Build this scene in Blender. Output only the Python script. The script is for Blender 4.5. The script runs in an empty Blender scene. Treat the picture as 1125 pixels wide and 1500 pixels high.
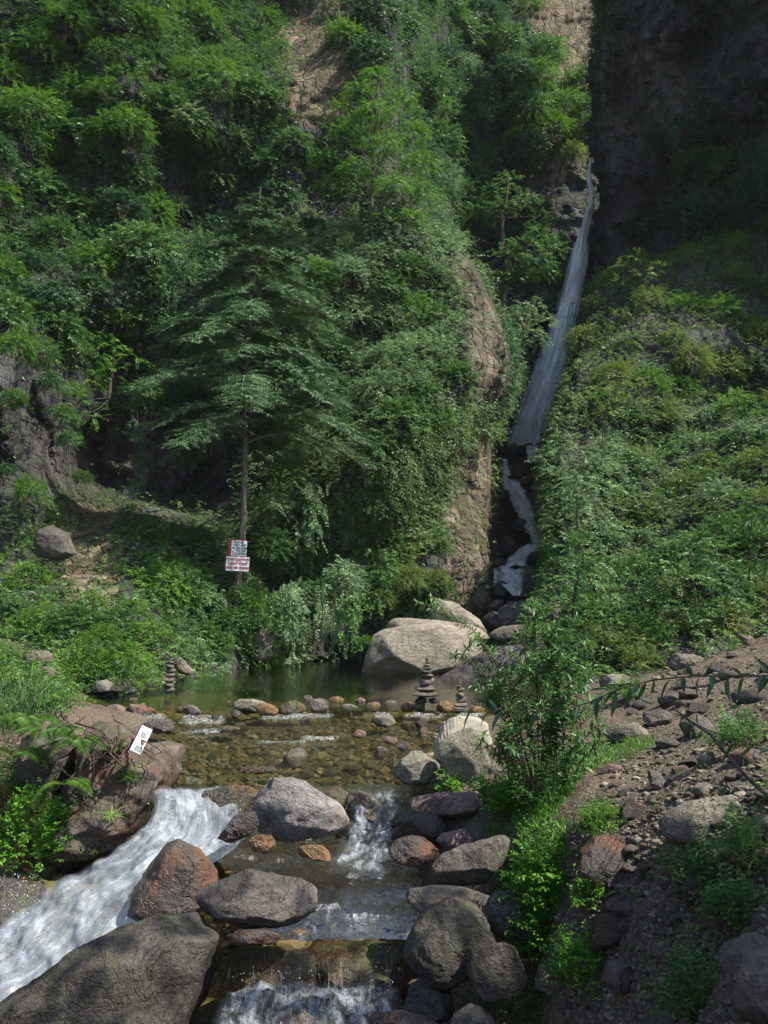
import bpy, bmesh, math, random
import numpy as np
from mathutils import Vector, Matrix
from mathutils.bvhtree import BVHTree

random.seed(11)
rng = np.random.default_rng(11)
scene = bpy.context.scene
COL = scene.collection

# ------------------------------------------------------------------ camera
PW, PH, FPX = 1125.0, 1500.0, 1263.0
CAMZ = 1.55
PITCH = math.atan(132.0 / FPX)
cam_d = bpy.data.cameras.new('camera')
cam = bpy.data.objects.new('camera', cam_d)
COL.objects.link(cam)
cam.location = (0, 0, CAMZ)
cam.rotation_euler = (math.pi / 2 + PITCH, 0, 0)
cam_d.sensor_fit = 'HORIZONTAL'
cam_d.sensor_width = 36.0
cam_d.lens = 36.0 * FPX / PW
cam_d.clip_start = 0.05
cam_d.clip_end = 500
scene.camera = cam
CP, SP = math.cos(PITCH), math.sin(PITCH)


def rays(px, py):
    """direction with unit y step for photo pixels (arrays)"""
    u = (np.asarray(px, float) - PW / 2) / FPX
    v = (PH / 2 - np.asarray(py, float)) / FPX
    dy = CP - v * SP
    dz = SP + v * CP
    return u / dy, dz / dy


def at(px, py, Y):
    a, b = rays(px, py)
    Y = np.asarray(Y, float)
    return np.stack(np.broadcast_arrays(a * Y, Y, CAMZ + b * Y), -1)


def atz(px, py, z):
    a, b = rays(px, py)
    return at(px, py, (z - CAMZ) / b)


def project(P):
    P = np.asarray(P, float)
    x, y, z = P[..., 0], P[..., 1], P[..., 2] - CAMZ
    d = y * CP + z * SP
    return PW / 2 + FPX * x / d, PH / 2 - FPX * (z * CP - y * SP) / d


# ------------------------------------------------------------------ noise
_perm = rng.permutation(256)
_perm = np.concatenate([_perm, _perm, _perm])
_g = rng.normal(size=(256, 3))
_g /= np.linalg.norm(_g, axis=1)[:, None]


def pnoise(P):
    P = np.asarray(P, float)
    i = np.floor(P).astype(int)
    f = P - i
    u = f * f * f * (f * (f * 6 - 15) + 10)
    i &= 255
    out = 0
    for dx in (0, 1):
        wx = u[:, 0] if dx else 1 - u[:, 0]
        for dy in (0, 1):
            wy = u[:, 1] if dy else 1 - u[:, 1]
            for dz in (0, 1):
                wz = u[:, 2] if dz else 1 - u[:, 2]
                h = _perm[_perm[_perm[i[:, 0] + dx] + i[:, 1] + dy] + i[:, 2] + dz]
                g = _g[h]
                out = out + wx * wy * wz * (g[:, 0] * (f[:, 0] - dx) + g[:, 1] * (f[:, 1] - dy) + g[:, 2] * (f[:, 2] - dz))
    return out


def fbm(P, octaves=3, off=0.0):
    P = np.asarray(P, float).reshape(-1, 3) + off
    s, a = 0, 1.0
    for k in range(octaves):
        s = s + a * pnoise(P)
        P = P * 2.03 + 17.3
        a *= 0.5
    return s


def ridged(P, octaves=3, off=0.0):
    P = np.asarray(P, float).reshape(-1, 3) + off
    s, a = 0, 1.0
    for k in range(octaves):
        s = s + a * (1 - 2 * np.abs(pnoise(P)))
        P = P * 2.1 + 9.1
        a *= 0.5
    return s - 1.0


def sstep(a, b, x):
    t = np.clip((np.asarray(x, float) - a) / (b - a), 0, 1)
    return t * t * (3 - 2 * t)


def nrm(v):
    return v / np.maximum(np.linalg.norm(v, axis=-1, keepdims=True), 1e-9)


def in_poly(px, py, poly):
    px = np.asarray(px, float)
    py = np.asarray(py, float)
    r = np.zeros(px.shape, bool)
    n = len(poly)
    for i in range(n):
        x1, y1 = poly[i]
        x2, y2 = poly[(i + 1) % n]
        c = (y1 > py) != (y2 > py)
        r ^= c & (px < (x2 - x1) * (py - y1) / ((y2 - y1) or 1e-9) + x1)
    return r


# ------------------------------------------------------------------ objects
def tag(o, label=None, cat=None, group=None, kind=None):
    if label:
        o['label'] = label
    if cat:
        o['category'] = cat
    if group:
        o['group'] = group
    if kind:
        o['kind'] = kind
    return o


def mesh_np(name, V, Fs, mats, smooth=True, uv=None, attrs=None, midx=None):
    """V (n,3); Fs: list of int arrays (m,k). uv per vertex."""
    me = bpy.data.meshes.new(name)
    V = np.ascontiguousarray(V, np.float32)
    if not isinstance(Fs, (list, tuple)):
        Fs = [Fs]
    loops = np.concatenate([f.ravel() for f in Fs]).astype(np.int32)
    sizes = np.concatenate([np.full(len(f), f.shape[1], np.int32) for f in Fs])
    starts = np.concatenate([[0], np.cumsum(sizes)[:-1]]).astype(np.int32)
    me.vertices.add(len(V))
    me.vertices.foreach_set('co', V.ravel())
    me.loops.add(len(loops))
    me.loops.foreach_set('vertex_index', loops)
    me.polygons.add(len(sizes))
    me.polygons.foreach_set('loop_start', starts)
    me.polygons.foreach_set('loop_total', sizes)
    me.update(calc_edges=True)
    me.polygons.foreach_set('use_smooth', np.full(len(sizes), bool(smooth)))
    if not isinstance(mats, (list, tuple)):
        mats = [mats]
    for m in mats:
        me.materials.append(m)
    if midx is not None:
        me.polygons.foreach_set('material_index', np.asarray(midx, np.int32))
    if uv is not None:
        l = me.uv_layers.new(name='UVMap')
        l.data.foreach_set('uv', np.asarray(uv, np.float32)[loops].ravel())
    for k, a in (attrs or {}).items():
        a = np.asarray(a, np.float32)
        if a.ndim == 1:
            at_ = me.attributes.new(k, 'FLOAT', 'POINT')
            at_.data.foreach_set('value', a)
        else:
            at_ = me.attributes.new(k, 'FLOAT_COLOR', 'POINT')
            at_.data.foreach_set('color', np.concatenate([a, np.ones((len(a), 1), np.float32)], 1).ravel())
    me.update()
    return me


def link(name, me, parent=None, loc=None):
    o = bpy.data.objects.new(name, me)
    COL.objects.link(o)
    if parent is not None:
        o.parent = parent
    if loc is not None:
        o.location = loc
    return o


def empty(name, loc=(0, 0, 0), rot=(0, 0, 0)):
    o = bpy.data.objects.new(name, None)
    o.empty_display_size = 0.2
    COL.objects.link(o)
    o.location = loc
    o.rotation_euler = rot
    return o


def grid_faces(n, m, wrap=False):
    i = np.arange(n - 1)[:, None]
    j = np.arange(m if wrap else m - 1)[None, :]
    j2 = (j + 1) % m
    return np.stack(np.broadcast_arrays(i * m + j, i * m + j2, (i + 1) * m + j2, (i + 1) * m + j), -1).reshape(-1, 4)


def tube(pts, rad, k=6, twist=0.0):
    """V,F of a tube along pts with radii (capped by collapsing)"""
    P = np.asarray(pts, float)
    n = len(P)
    R = np.broadcast_to(np.asarray(rad, float), (n,))
    T = nrm(np.gradient(P, axis=0))
    ref = np.array([0.31, 0.11, 0.94])
    if abs((T @ ref)).max() > 0.97:
        ref = np.array([0.9, 0.4, 0.1])
    A = nrm(np.cross(T, ref))
    B = np.cross(T, A)
    th = np.linspace(0, 2 * math.pi, k, endpoint=False) + twist
    V = P[:, None] + R[:, None, None] * (np.cos(th)[None, :, None] * A[:, None] + np.sin(th)[None, :, None] * B[:, None])
    return V.reshape(-1, 3), grid_faces(n, k, True)


def join(parts):
    """list of (V,F) -> V,F"""
    Vs, Fq, off = [], [], 0
    for V, F in parts:
        Vs.append(V)
        Fq.append(F + off)
        off += len(V)
    return np.concatenate(Vs), np.concatenate(Fq)


# ------------------------------------------------------------------ materials
class NT:
    def __init__(self, name, surf=True):
        self.m = bpy.data.materials.new(name)
        self.m.use_nodes = True
        self.t = self.m.node_tree
        for n in list(self.t.nodes):
            self.t.nodes.remove(n)
        self.out = self.t.nodes.new('ShaderNodeOutputMaterial')

    def n(self, typ, ins=None, **props):
        nd = self.t.nodes.new('ShaderNode' + typ)
        for k, v in props.items():
            setattr(nd, k, v)
        for k, v in (ins or {}).items():
            s = nd.inputs[k]
            if isinstance(v, bpy.types.NodeSocket):
                self.t.links.new(v, s)
            else:
                s.default_value = v
        return nd

    def noise(self, vec, scale, detail=4.0, rough=0.55, dist=0.0):
        return self.n('TexNoise', {'Vector': vec, 'Scale': scale, 'Detail': detail, 'Roughness': rough, 'Distortion': dist}).outputs['Fac']

    def ramp(self, fac, stops):
        nd = self.n('ValToRGB', {'Fac': fac})
        e = nd.color_ramp.elements
        while len(e) < len(stops):
            e.new(0.5)
        for el, (p, c) in zip(e, stops):
            el.position = p
            el.color = (*c, 1) if len(c) == 3 else c
        return nd.outputs['Color']

    def framp(self, fac, a, b, lo=0.0, hi=1.0):
        return self.n('MapRange', {'Value': fac, 'From Min': a, 'From Max': b, 'To Min': lo, 'To Max': hi}, clamp=True).outputs['Result']

    def mix(self, fac, a, b, mode='MIX'):
        nd = self.n('Mix', None, data_type='RGBA', blend_type=mode)
        for s, v in ((nd.inputs[0], fac), (nd.inputs[6], a), (nd.inputs[7], b)):
            if isinstance(v, bpy.types.NodeSocket):
                self.t.links.new(v, s)
            elif isinstance(v, (int, float)):
                s.default_value = v
            else:
                s.default_value = (*v, 1)
        return nd.outputs[2]

    def math(self, op, a, b=0.0, clamp=False):
        return self.n('Math', {0: a, 1: b}, operation=op, use_clamp=clamp).outputs[0]

    def bump(self, h, strength=0.5, dist=0.05, normal=None):
        ins = {'Height': h, 'Strength': strength, 'Distance': dist}
        if normal is not None:
            ins['Normal'] = normal
        return self.n('Bump', ins).outputs['Normal']

    def finish(self, shader):
        self.t.links.new(shader, self.out.inputs['Surface'])
        return self.m

    def principled(self, color, rough=0.8, normal=None, spec=0.4, **kw):
        ins = {'Base Color': color if isinstance(color, bpy.types.NodeSocket) else (*color, 1), 'Roughness': rough, 'Specular IOR Level': spec}
        if normal is not None:
            ins['Normal'] = normal
        ins.update(kw)
        return self.n('BsdfPrincipled', ins).outputs[0]


def rock_mat(name, dark, mid, light, rough=0.85, moss=0.0, stain=None, stain_amt=0.5, scale=1.0, spec=0.3, strata=0.0, speck=0.5):
    t = NT(name)
    tc = t.n('TexCoord').outputs['Object']
    ob = t.n('ObjectInfo').outputs['Random']
    v = t.n('VectorMath', {0: tc, 1: t.n('CombineXYZ', {'X': t.math('MULTIPLY', ob, 37.0), 'Y': t.math('MULTIPLY', ob, 91.0), 'Z': 0.0}).outputs[0]}, operation='ADD').outputs[0]
    a = t.noise(v, 1.7 * scale, 5, 0.6, 0.4)
    b = t.noise(v, 9 * scale, 6, 0.65)
    c = t.noise(v, 70 * scale, 3, 0.7)
    f = t.math('ADD', t.math('MULTIPLY', a, 0.6), t.math('MULTIPLY', b, 0.4))
    dark, mid, light = (tuple(x * .82 for x in q) for q in (dark, mid, light))
    col = t.ramp(f, [(0.33, dark), (0.5, mid), (0.68, light)])
    sp = t.framp(c, 0.42, 0.62)
    col = t.mix(t.math('MULTIPLY', sp, 0.35 * speck), col, tuple(min(1, x * 1.7 + 0.02) for x in light))
    sp2 = t.framp(t.noise(v, 34 * scale, 3, 0.7), 0.56, 0.66)
    col = t.mix(t.math('MULTIPLY', sp2, 0.6 * speck), col, tuple(x * 0.5 for x in dark))
    if stain is not None:
        s = t.framp(t.noise(v, 2.3 * scale, 4, 0.6, 0.8), 0.62 - 0.3 * stain_amt, 0.72 - 0.2 * stain_amt)
        col = t.mix(t.math('MULTIPLY', s, 0.85), col, stain)
    lv = t.n('TexVoronoi', {'Vector': t.n('VectorMath', {0: v, 1: t.n('TexNoise', {'Vector': v, 'Scale': 6.0 * scale}).outputs['Color']}, operation='ADD').outputs[0], 'Scale': 7.0 * scale}).outputs['Distance']
    lich = t.math('MULTIPLY', t.framp(lv, .30, .18), t.framp(a, .48, .6))
    col = t.mix(t.math('MULTIPLY', lich, .45 * speck), col, tuple(min(.6, x * 1.35 + .03) for x in light))
    ck = t.framp(t.math('ABSOLUTE', t.math('SUBTRACT', t.noise(v, 2.6 * scale, 5, .6, .6), .5)), .0, .018)
    col = t.mix(t.math('MULTIPLY', t.math('SUBTRACT', 1.0, ck), .35), col, tuple(x * .6 for x in dark))
    d2 = t.noise(v, 24 * scale, 5, .7)
    h = t.math('ADD', t.math('ADD', t.math('MULTIPLY', b, 1.0), t.math('MULTIPLY', ck, .22)), t.math('ADD', t.math('MULTIPLY', c, .2), t.math('MULTIPLY', d2, .55)))
    if strata > 0:
        mp = t.n('Mapping', {'Vector': v, 'Scale': (1.2, 1.2, 14), 'Rotation': (0.25, 0.2, 0.0)}).outputs[0]
        st = t.noise(mp, 2.0, 4, 0.6, 0.3)
        h = t.math('ADD', h, t.math('MULTIPLY', st, .8 * strata))
        col = t.mix(t.math('MULTIPLY', t.framp(st, 0.52, 0.4), 0.5 * strata), col, tuple(x * 0.6 for x in dark))
    if moss > 0:
        nz = t.n('SeparateXYZ', {'Vector': t.n('NewGeometry').outputs['Normal']}).outputs['Z']
        mk = t.math('MULTIPLY', t.framp(nz, 0.1, 0.9), t.framp(t.noise(v, 3.2 * scale, 5, 0.7), 0.62 - 0.35 * moss, 0.7 - 0.25 * moss))
        col = t.mix(t.math('MULTIPLY', mk, 0.8), col, (0.06, 0.075, 0.018))
    nb = t.bump(h, 1.0, 0.045 / scale)
    return t.finish(t.principled(col, rough, nb, spec))


def leaf_mat(name, c_dark, c_light, c_alt=None, rough=0.45, trans=0.32, spec=0.3, var=0.35):
    t = NT(name)
    tint = t.n('Attribute', None, attribute_name='tint').outputs['Fac']
    ob = t.n('ObjectInfo').outputs['Random']
    pos = t.n('NewGeometry').outputs['Position']
    big = t.noise(pos, 0.55, 2, 0.5)
    f = t.math('ADD', t.math('MULTIPLY', tint, 0.55), t.math('ADD', t.math('MULTIPLY', ob, 0.25), t.math('MULTIPLY', t.math('SUBTRACT', big, 0.35), 0.7)), True)
    col = t.mix(f, c_dark, c_light)
    if c_alt is not None:
        g = t.framp(t.noise(pos, 1.3, 2, 0.5), 0.52, 0.66)
        col = t.mix(t.math('MULTIPLY', g, 0.7), col, c_alt)
    br = t.math('ADD', 1 - var, t.math('MULTIPLY', tint, 2 * var))
    col = t.mix(1.0, col, t.n('CombineColor', {0: br, 1: br, 2: br}).outputs[0], 'MULTIPLY')
    p = t.principled(col, rough, None, spec)
    tr = t.n('BsdfTranslucent', {'Color': t.mix(0.5, col, tuple(min(1, x * 1.5) for x in c_light))}).outputs[0]
    return t.finish(t.n('MixShader', {0: trans, 1: p, 2: tr}).outputs[0])


def plain_mat(name, col, rough=0.7, spec=0.4, nscale=20, namp=0.25):
    t = NT(name)
    tc = t.n('TexCoord').outputs['Object']
    a = t.noise(tc, nscale, 4, 0.6)
    c = t.mix(t.framp(a, 0.3, 0.7), tuple(x * (1 - namp) for x in col), tuple(min(1, x * (1 + namp)) for x in col))
    return t.finish(t.principled(c, rough, t.bump(a, 0.3, 0.01), spec))


def bark_mat(name, c1, c2):
    t = NT(name)
    tc = t.n('TexCoord').outputs['Object']
    mp = t.n('Mapping', {'Vector': tc, 'Scale': (1, 1, 0.25)}).outputs[0]
    a = t.noise(mp, 14, 5, 0.65, 0.5)
    c = t.ramp(a, [(0.35, c1), (0.65, c2)])
    return t.finish(t.principled(c, 0.9, t.bump(a, 0.8, 0.03), 0.2))
# ------------------------------------------------------------------ light
SUN = Vector((0.55, -0.20, 0.81)).normalized()
el = math.asin(SUN.z)
rot = math.atan2(SUN.x, SUN.y)
world = bpy.data.worlds.new('World')
scene.world = world
world.use_nodes = True
wn = world.node_tree
sky = wn.nodes.new('ShaderNodeTexSky')
sky.sky_type = 'NISHITA'
sky.sun_disc = False
sky.sun_elevation = el
sky.sun_rotation = rot
bg = wn.nodes['Background']
bg.inputs['Strength'].default_value = 0.12
wn.links.new(sky.outputs[0], bg.inputs['Color'])
sl = bpy.data.lights.new('sun', 'SUN')
sl.energy = 5.0
sl.angle = math.radians(0.5)
sl.color = (1.0, 0.95, 0.86)
so = bpy.data.objects.new('sun', sl)
COL.objects.link(so)
so.rotation_euler = SUN.to_track_quat('Z', 'Y').to_euler()
scene.view_settings.view_transform = 'Standard'
scene.view_settings.look = 'None'
scene.view_settings.exposure = 1.12
scene.cycles.max_bounces = 6
scene.cycles.transparent_max_bounces = 12
scene.cycles.caustics_reflective = False
scene.cycles.caustics_refractive = False
scene.cycles.use_denoising = True

# ------------------------------------------------------------------ ground heightfield (radial basis through surveyed points)
GP = []   # (x, y, z)
for px, py, z in [
    # upper stream bed
    (160, 1050, -.16), (230, 1050, -.18), (330, 1050, -.18), (450, 1050, -.18), (560, 1050, -.17), (660, 1055, -.12), (725, 1050, 0.0),
    (300, 1100, -.32), (450, 1100, -.34), (580, 1100, -.28), (660, 1110, -.12), (300, 1145, -.42), (420, 1145, -.42), (540, 1145, -.42), (620, 1150, -.25),
    (240, 1160, -.45), (350, 1160, -.46), (450, 1157, -.46), (540, 1160, -.46),
    # terrace below the first step
    (330, 1240, -.98), (410, 1250, -.98), (480, 1250, -.96), (560, 1250, -1.0), (450, 1300, -1.02), (540, 1310, -1.02), (480, 1360, -1.12), (550, 1375, -1.12), (400, 1370, -1.1),
    (600, 1240, -.8), (620, 1290, -.85),
    # second step foot
    (420, 1475, -1.95), (500, 1475, -1.95), (570, 1480, -1.95), (640, 1490, -1.6), (360, 1490, -1.95),
    # left chute
    (215, 1235, -1.1), (130, 1300, -1.5), (60, 1370, -1.85), (0, 1440, -2.1), (-120, 1520, -2.4), (220, 1370, -1.5), (300, 1440, -1.9), (120, 1440, -2.0),
    # left bank
    (110, 1030, .05),
    # right bank
    (880, 1000, .12), (800, 1010, .08), (760, 1050, .02), (880, 1080, .08), (1000, 1060, .33), (1125, 1100, .55), (1000, 1000, .45), (1125, 970, .85), (950, 1150, .08), (1050, 1200, .2),
    (1125, 1300, .3), (900, 1230, -.1), (850, 1330, -.5), (950, 1350, -.3), (870, 1480, -1.0), (1000, 1480, -.6), (1125, 1480, -.15), (760, 1100, -.03), (740, 1160, -.15),
    (760, 1230, -.35), (740, 1310, -.75), (690, 1340, -1.0), (780, 1450, -1.15), (700, 1480, -1.5), (820, 1220, -.12),
]:
    p = atz(px, py, z)
    GP.append(tuple(p))
GP += [(-3, 13.6, -.3), (-1, 13.4, -.28), (1, 13.3, -.25), (2.3, 13.6, -.15), (-3, 16, -.7), (0, 16, -.75), (1.8, 16, -.5), (-3, 20, -.9), (0, 20, -.9), (0, 24, -.8), (-4, 24, -.5), (3, 20, -.2), (3, 24, .2),
       (-5.2, 14.5, .05), (-4.6, 17, .0), (-4.3, 20, .1), (-6, 16, .5), (-6.5, 13, .7), (-8, 17, 1.3), (-10, 14, 2.2), (-7, 21, 1.6), (-10, 24, 3), (-7, 9, .9), (-10, 10, 2.6), (-7, 5, -.4), (-12, 5, 2.5),
       (3, 15, .02), (3.2, 17, .05), (5, 15, .35), (6, 18, .6), (8, 18, .9), (4.5, 18, .3), (9, 14, 1.9), (7, 9, 1.5), (11, 18, 2.6), (5, 4.5, .7), (8, 5, 2), (12, 10, 3.2), (12, 26, 5), (6, 26, 2),
       (0, 3.2, -3.4), (-2, 3.2, -3.4), (2, 3.2, -1.4), (3, 2, .0), (0, -.3, .0), (-1.5, 1.5, -2.2), (-3, 1.5, -2.4), (-3, 4, -3.0), (-4, 5.5, -2.4), (-1, 5, -2.9), (.6, 5.2, -2.4), (-.2, 5.8, -2.3), (-4, -1, -1.0), (4, 0, .8), (0, 1.2, -1.6), (0, -4, .4), (9, -4, 2), (-9, -4, 2), (14, 0, 4), (-14, 0, 4), (-14, 18, 5), (15, 18, 5)]
GP += [tuple(at(*q)) for q in [(60, 1040, 10), (0, 1040, 9.8), (-120, 1040, 9.5), (100, 1110, 8.8), (40, 1130, 8.6), (-40, 1140, 8.5), (150, 1210, 8.3), (60, 1230, 8.2), (0, 1240, 8.1), (-100, 1200, 8.2), (-100, 1330, 7.9), (60, 1285, 8.0), (-60, 1420, 7.4)]]
GP = np.array(GP)
_d = np.linalg.norm(GP[:, None, :2] - GP[None, :, :2], axis=-1)
_A = np.block([[_d + 0.02 * np.eye(len(GP)) * -1, np.ones((len(GP), 1)), GP[:, :2]], [np.ones((1, len(GP))), np.zeros((1, 3))], [GP[:, :2].T, np.zeros((2, 3))]])
_w = np.linalg.lstsq(_A, np.concatenate([GP[:, 2], np.zeros(3)]), rcond=None)[0]


def gz0(x, y):
    x = np.asarray(x, float).ravel()
    y = np.asarray(y, float).ravel()
    out = np.empty(len(x))
    for s in range(0, len(x), 20000):
        xs, ys = x[s:s + 20000], y[s:s + 20000]
        d = np.hypot(xs[:, None] - GP[None, :, 0], ys[:, None] - GP[None, :, 1])
        out[s:s + 20000] = d @ _w[:-3] + _w[-3] + xs * _w[-2] + ys * _w[-1]
    return out


def gz(x, y):
    x = np.asarray(x, float).ravel()
    y = np.asarray(y, float).ravel()
    z = gz0(x, y)
    P = np.stack([x, y, np.zeros_like(x)], -1)
    return z + .10 * fbm(P / 0.9, 3) + 0.035 * ridged(P / .28, 2) + 0.012 * fbm(P / .07, 2)


# outlines in plan of the wet bed (upper stream, terrace, pool)
BED = [tuple(atz(px, py, z)[:2]) for px, py, z in [(110, 1018, 0), (235, 1060, -.1), (260, 1110, -.2), (225, 1165, -.3), (190, 1230, -.8), (60, 1320, -1.5), (-100, 1450, -2), (-100, 1560, -2), (330, 1560, -2), (640, 1520, -1.7),
                                                (590, 1400, -1), (590, 1300, -.9), (580, 1200, -.6), (600, 1150, -.3), (650, 1090, -.1), (735, 1040, 0)]] + [(3, 15), (3, 24), (-5, 24), (-4.6, 18)]
GREEN = [(470, 1180), (540, 1180)]

xs = np.concatenate([np.arange(-14, -6, .25), np.arange(-6, 7, .055), np.arange(7, 16.1, .25)])
ys = np.concatenate([np.arange(-5, 3.5, .25), np.arange(3.5, 14, .055), np.arange(14, 27, .12)])
GX, GY = np.meshgrid(xs, ys)
GZ = gz(GX, GY)
GV = np.stack([GX.ravel(), GY.ravel(), GZ], -1)
gpx, gpy = project(GV)
wet = in_poly(GV[:, 0], GV[:, 1], BED).astype(float)
grassP = [[(690, 1170), (740, 1150), (900, 1085), (960, 1080), (950, 1110), (860, 1130), (800, 1200), (790, 1400), (730, 1330)], [(-300, 900), (240, 930), (230, 1000), (110, 1015), (60, 1060), (-300, 1100)], [(700, 930), (1000, 930), (1010, 960), (880, 990), (780, 1010)]]
green = np.zeros(len(GV))
for p in grassP:
    green = np.maximum(green, in_poly(gpx, gpy, p))
green[GV[:, 1] < 2.5] = 0


def ground_material():
    t = NT('soil_and_gravel')
    pos = t.n('NewGeometry').outputs['Position']
    w = t.n('Attribute', None, attribute_name='wet').outputs['Fac']
    g = t.n('Attribute', None, attribute_name='green').outputs['Fac']
    a = t.noise(pos, 1.1, 4, 0.6)
    b = t.noise(pos, 14, 6, 0.7)
    vo = t.n('TexVoronoi', {'Vector': pos, 'Scale': 17.0, 'Randomness': 1.0})
    vo2 = t.n('TexVoronoi', {'Vector': pos, 'Scale': 48.0, 'Randomness': 1.0})
    soil = t.ramp(t.math('ADD', t.math('MULTIPLY', a, .5), t.math('MULTIPLY', b, .5)), [(0.35, (0.024, 0.017, 0.011)), (0.5, (0.068, 0.050, 0.033)), (0.66, (0.122, 0.096, 0.067))])
    peb = t.mix(t.n('SeparateColor', {0: vo2.outputs['Color']}).outputs[0], (0.055, 0.044, 0.032), (0.17, 0.14, 0.105))
    soil = t.mix(t.framp(vo2.outputs['Distance'], 0.55, 0.3), soil, peb)
    r = t.n('SeparateColor', {0: vo.outputs['Color']})
    bed = t.mix(r.outputs[0], (0.045, 0.042, 0.015), (0.15, 0.12, 0.05))
    bed = t.mix(t.framp(r.outputs[1], 0.75, 0.95), bed, (0.22, 0.11, 0.035))
    bed = t.mix(t.framp(vo.outputs['Distance'], 0.45, 0.7), bed, (0.02, 0.02, 0.01))
    bed = t.mix(t.framp(b, 0.35, 0.65, 0.0, 0.5), bed, (0.06, 0.065, 0.02))
    col = t.mix(w, soil, bed)
    col = t.mix(t.math('MULTIPLY', g, t.framp(b, 0.35, 0.55)), col, (0.03, 0.045, 0.012))
    h = t.math('ADD', t.math('MULTIPLY', t.math('SUBTRACT', 1.0, vo.outputs['Distance']), .6), t.math('ADD', t.math('MULTIPLY', t.math('SUBTRACT', 1.0, vo2.outputs['Distance']), .3), t.math('MULTIPLY', b, .5)))
    return t.finish(t.principled(col, t.framp(w, 0, 1, .95, .6), t.bump(h, 0.9, 0.03), 0.25))


M = {}
M['ground'] = ground_material()
tag(link('ground', mesh_np('ground', GV, grid_faces(len(ys), len(xs)), M['ground'], attrs={'wet': wet, 'green': green})), kind='structure')

# ------------------------------------------------------------------ cliffs and slopes: surfaces from surveyed distances


def I(x, xp, fp):
    return np.interp(x, xp, fp)


def blob(px, py, cx, cy, rx, ry):
    return np.exp(-(((px - cx) / rx) ** 2 + ((py - cy) / ry) ** 2) ** 1.5)


def gorgeY(py):
    return I(py, [-600, -120, 0, 100, 200, 300, 400, 500, 600, 655, 680, 760, 850, 930, 1010], [62, 53, 50, 47, 44, 42, 41, 40.3, 39.7, 39, 36.5, 31.5, 27.5, 24, 21.5])


def edgeX(py):
    return I(py, [-600, 200, 300, 340, 370, 400, 480, 540, 580, 620, 700, 900, 1000], [640, 650, 665, 655, 680, 703, 742, 757, 745, 722, 722, 724, 724])


def cliff_depth(px, py):
    Yb = I(px, [-500, -250, 0, 60, 120, 200, 300, 360, 450, 560, 620, 660, 700, 760], [14.5, 16.5, 19.8, 21, 22.3, 23.3, 23.8, 24.2, 23.6, 23.3, 23.6, 24.0, 24.6, 26.0])
    lean = .0062 * np.clip(950 - py, 0, 550) + .0135 * np.clip(400 - py, 0, 2000)
    near = Yb + lean
    # ledges that break the face
    near += 0.9 * np.sin(py / 47 + px / 160 + 1.3 * np.sin(px / 90)) * sstep(950, 800, py)
    # grotto under the overhang and dark hollow behind the conifer trunk
    near += 4.2 * blob(px, py, 180, 680, 105, 70) + 4.2 * blob(px, py, 275, 685, 80, 85) + 1.8 * blob(px, py, 480, 300, 45, 70) + 1.5 * blob(px, py, 250, 320, 60, 40)
    near -= 1.3 * blob(px, py, 40, 600, 75, 120)
    near -= 1.0 * blob(px, py, 600, 640, 90, 200)
    near -= 1.6 * blob(px, py, 260, 120, 130, 90)
    near -= 1.5 * blob(px, py, 720, 480, 60, 120)
    bank = I(py, [730, 755, 800, 950, 1010], [27, 23.6, 20.3, 16.5, 15]) + .03 * np.clip(px - 190, 0, 400) - .004 * np.clip(60 - px, 0, 400)
    near = np.minimum(near, bank)
    far = gorgeY(py) - .006 * (px - 800)
    e = edgeX(py)
    w1 = I(py, [200, 330, 380], [120, 60, 9])
    s = sstep(e - w1, e + w1, px)
    return near * (1 - s) + far * s


def slope_edge(py):
    return I(py, [340, 380, 400, 440, 480, 560, 640, 700, 800, 900, 1000, 1040], [985, 905, 885, 862, 849, 838, 818, 808, 818, 796, 745, 700])


def slope_top(px):
    return I(px, [700, 880, 930, 960, 1000, 1060, 1125, 1300, 1700], [440, 420, 385, 390, 375, 350, 335, 260, 200])


def slope_depth(px, py):
    Y = I(py, [200, 330, 400, 500, 600, 700, 800, 900, 950, 1010], [37, 33, 31.5, 29, 26.5, 24, 21.5, 18.8, 17.6, 16]) - .006 * (px - 900)
    Y += 0.8 * np.sin(px / 55 + py / 80) + 1.1 * blob(px, py, 1080, 570, 90, 45) + 1.3 * blob(px, py, 960, 640, 80, 35)
    e = slope_edge(py)
    Y += 12 * sstep(e + 6, e - 14, px)
    tp = slope_top(px)
    Y += 7 * sstep(tp + 6, tp - 12, py)
    return Y


def wall_edge(py):
    return I(py, [-600, 0, 100, 200, 300, 500], [885, 880, 868, 874, 880, 872]) + 5 * np.sin(py / 19 + 1.2 * np.sin(py / 7)) + 4 * np.sin(py / 41)


def wall_depth(px, py):
    Y = I(px, [850, 880, 950, 1125, 1400, 1800], [38.8, 38.3, 36.5, 33, 27, 20]) - .0015 * (400 - py)
    e = I(py, [-600, 0, 100, 200, 300, 500], [885, 880, 868, 874, 880, 872]) + 5 * np.sin(py / 19 + 1.2 * np.sin(py / 7)) + 4 * np.sin(py / 41)
    Y += 4.5 * sstep(e + 9, e - 6, px)
    Y -= 1.3 * np.abs(np.sin(px / 37 + .6 * np.sin(py / 70))) + .9 * np.abs(np.sin(px / 90 + py / 60))
    return Y


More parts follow.
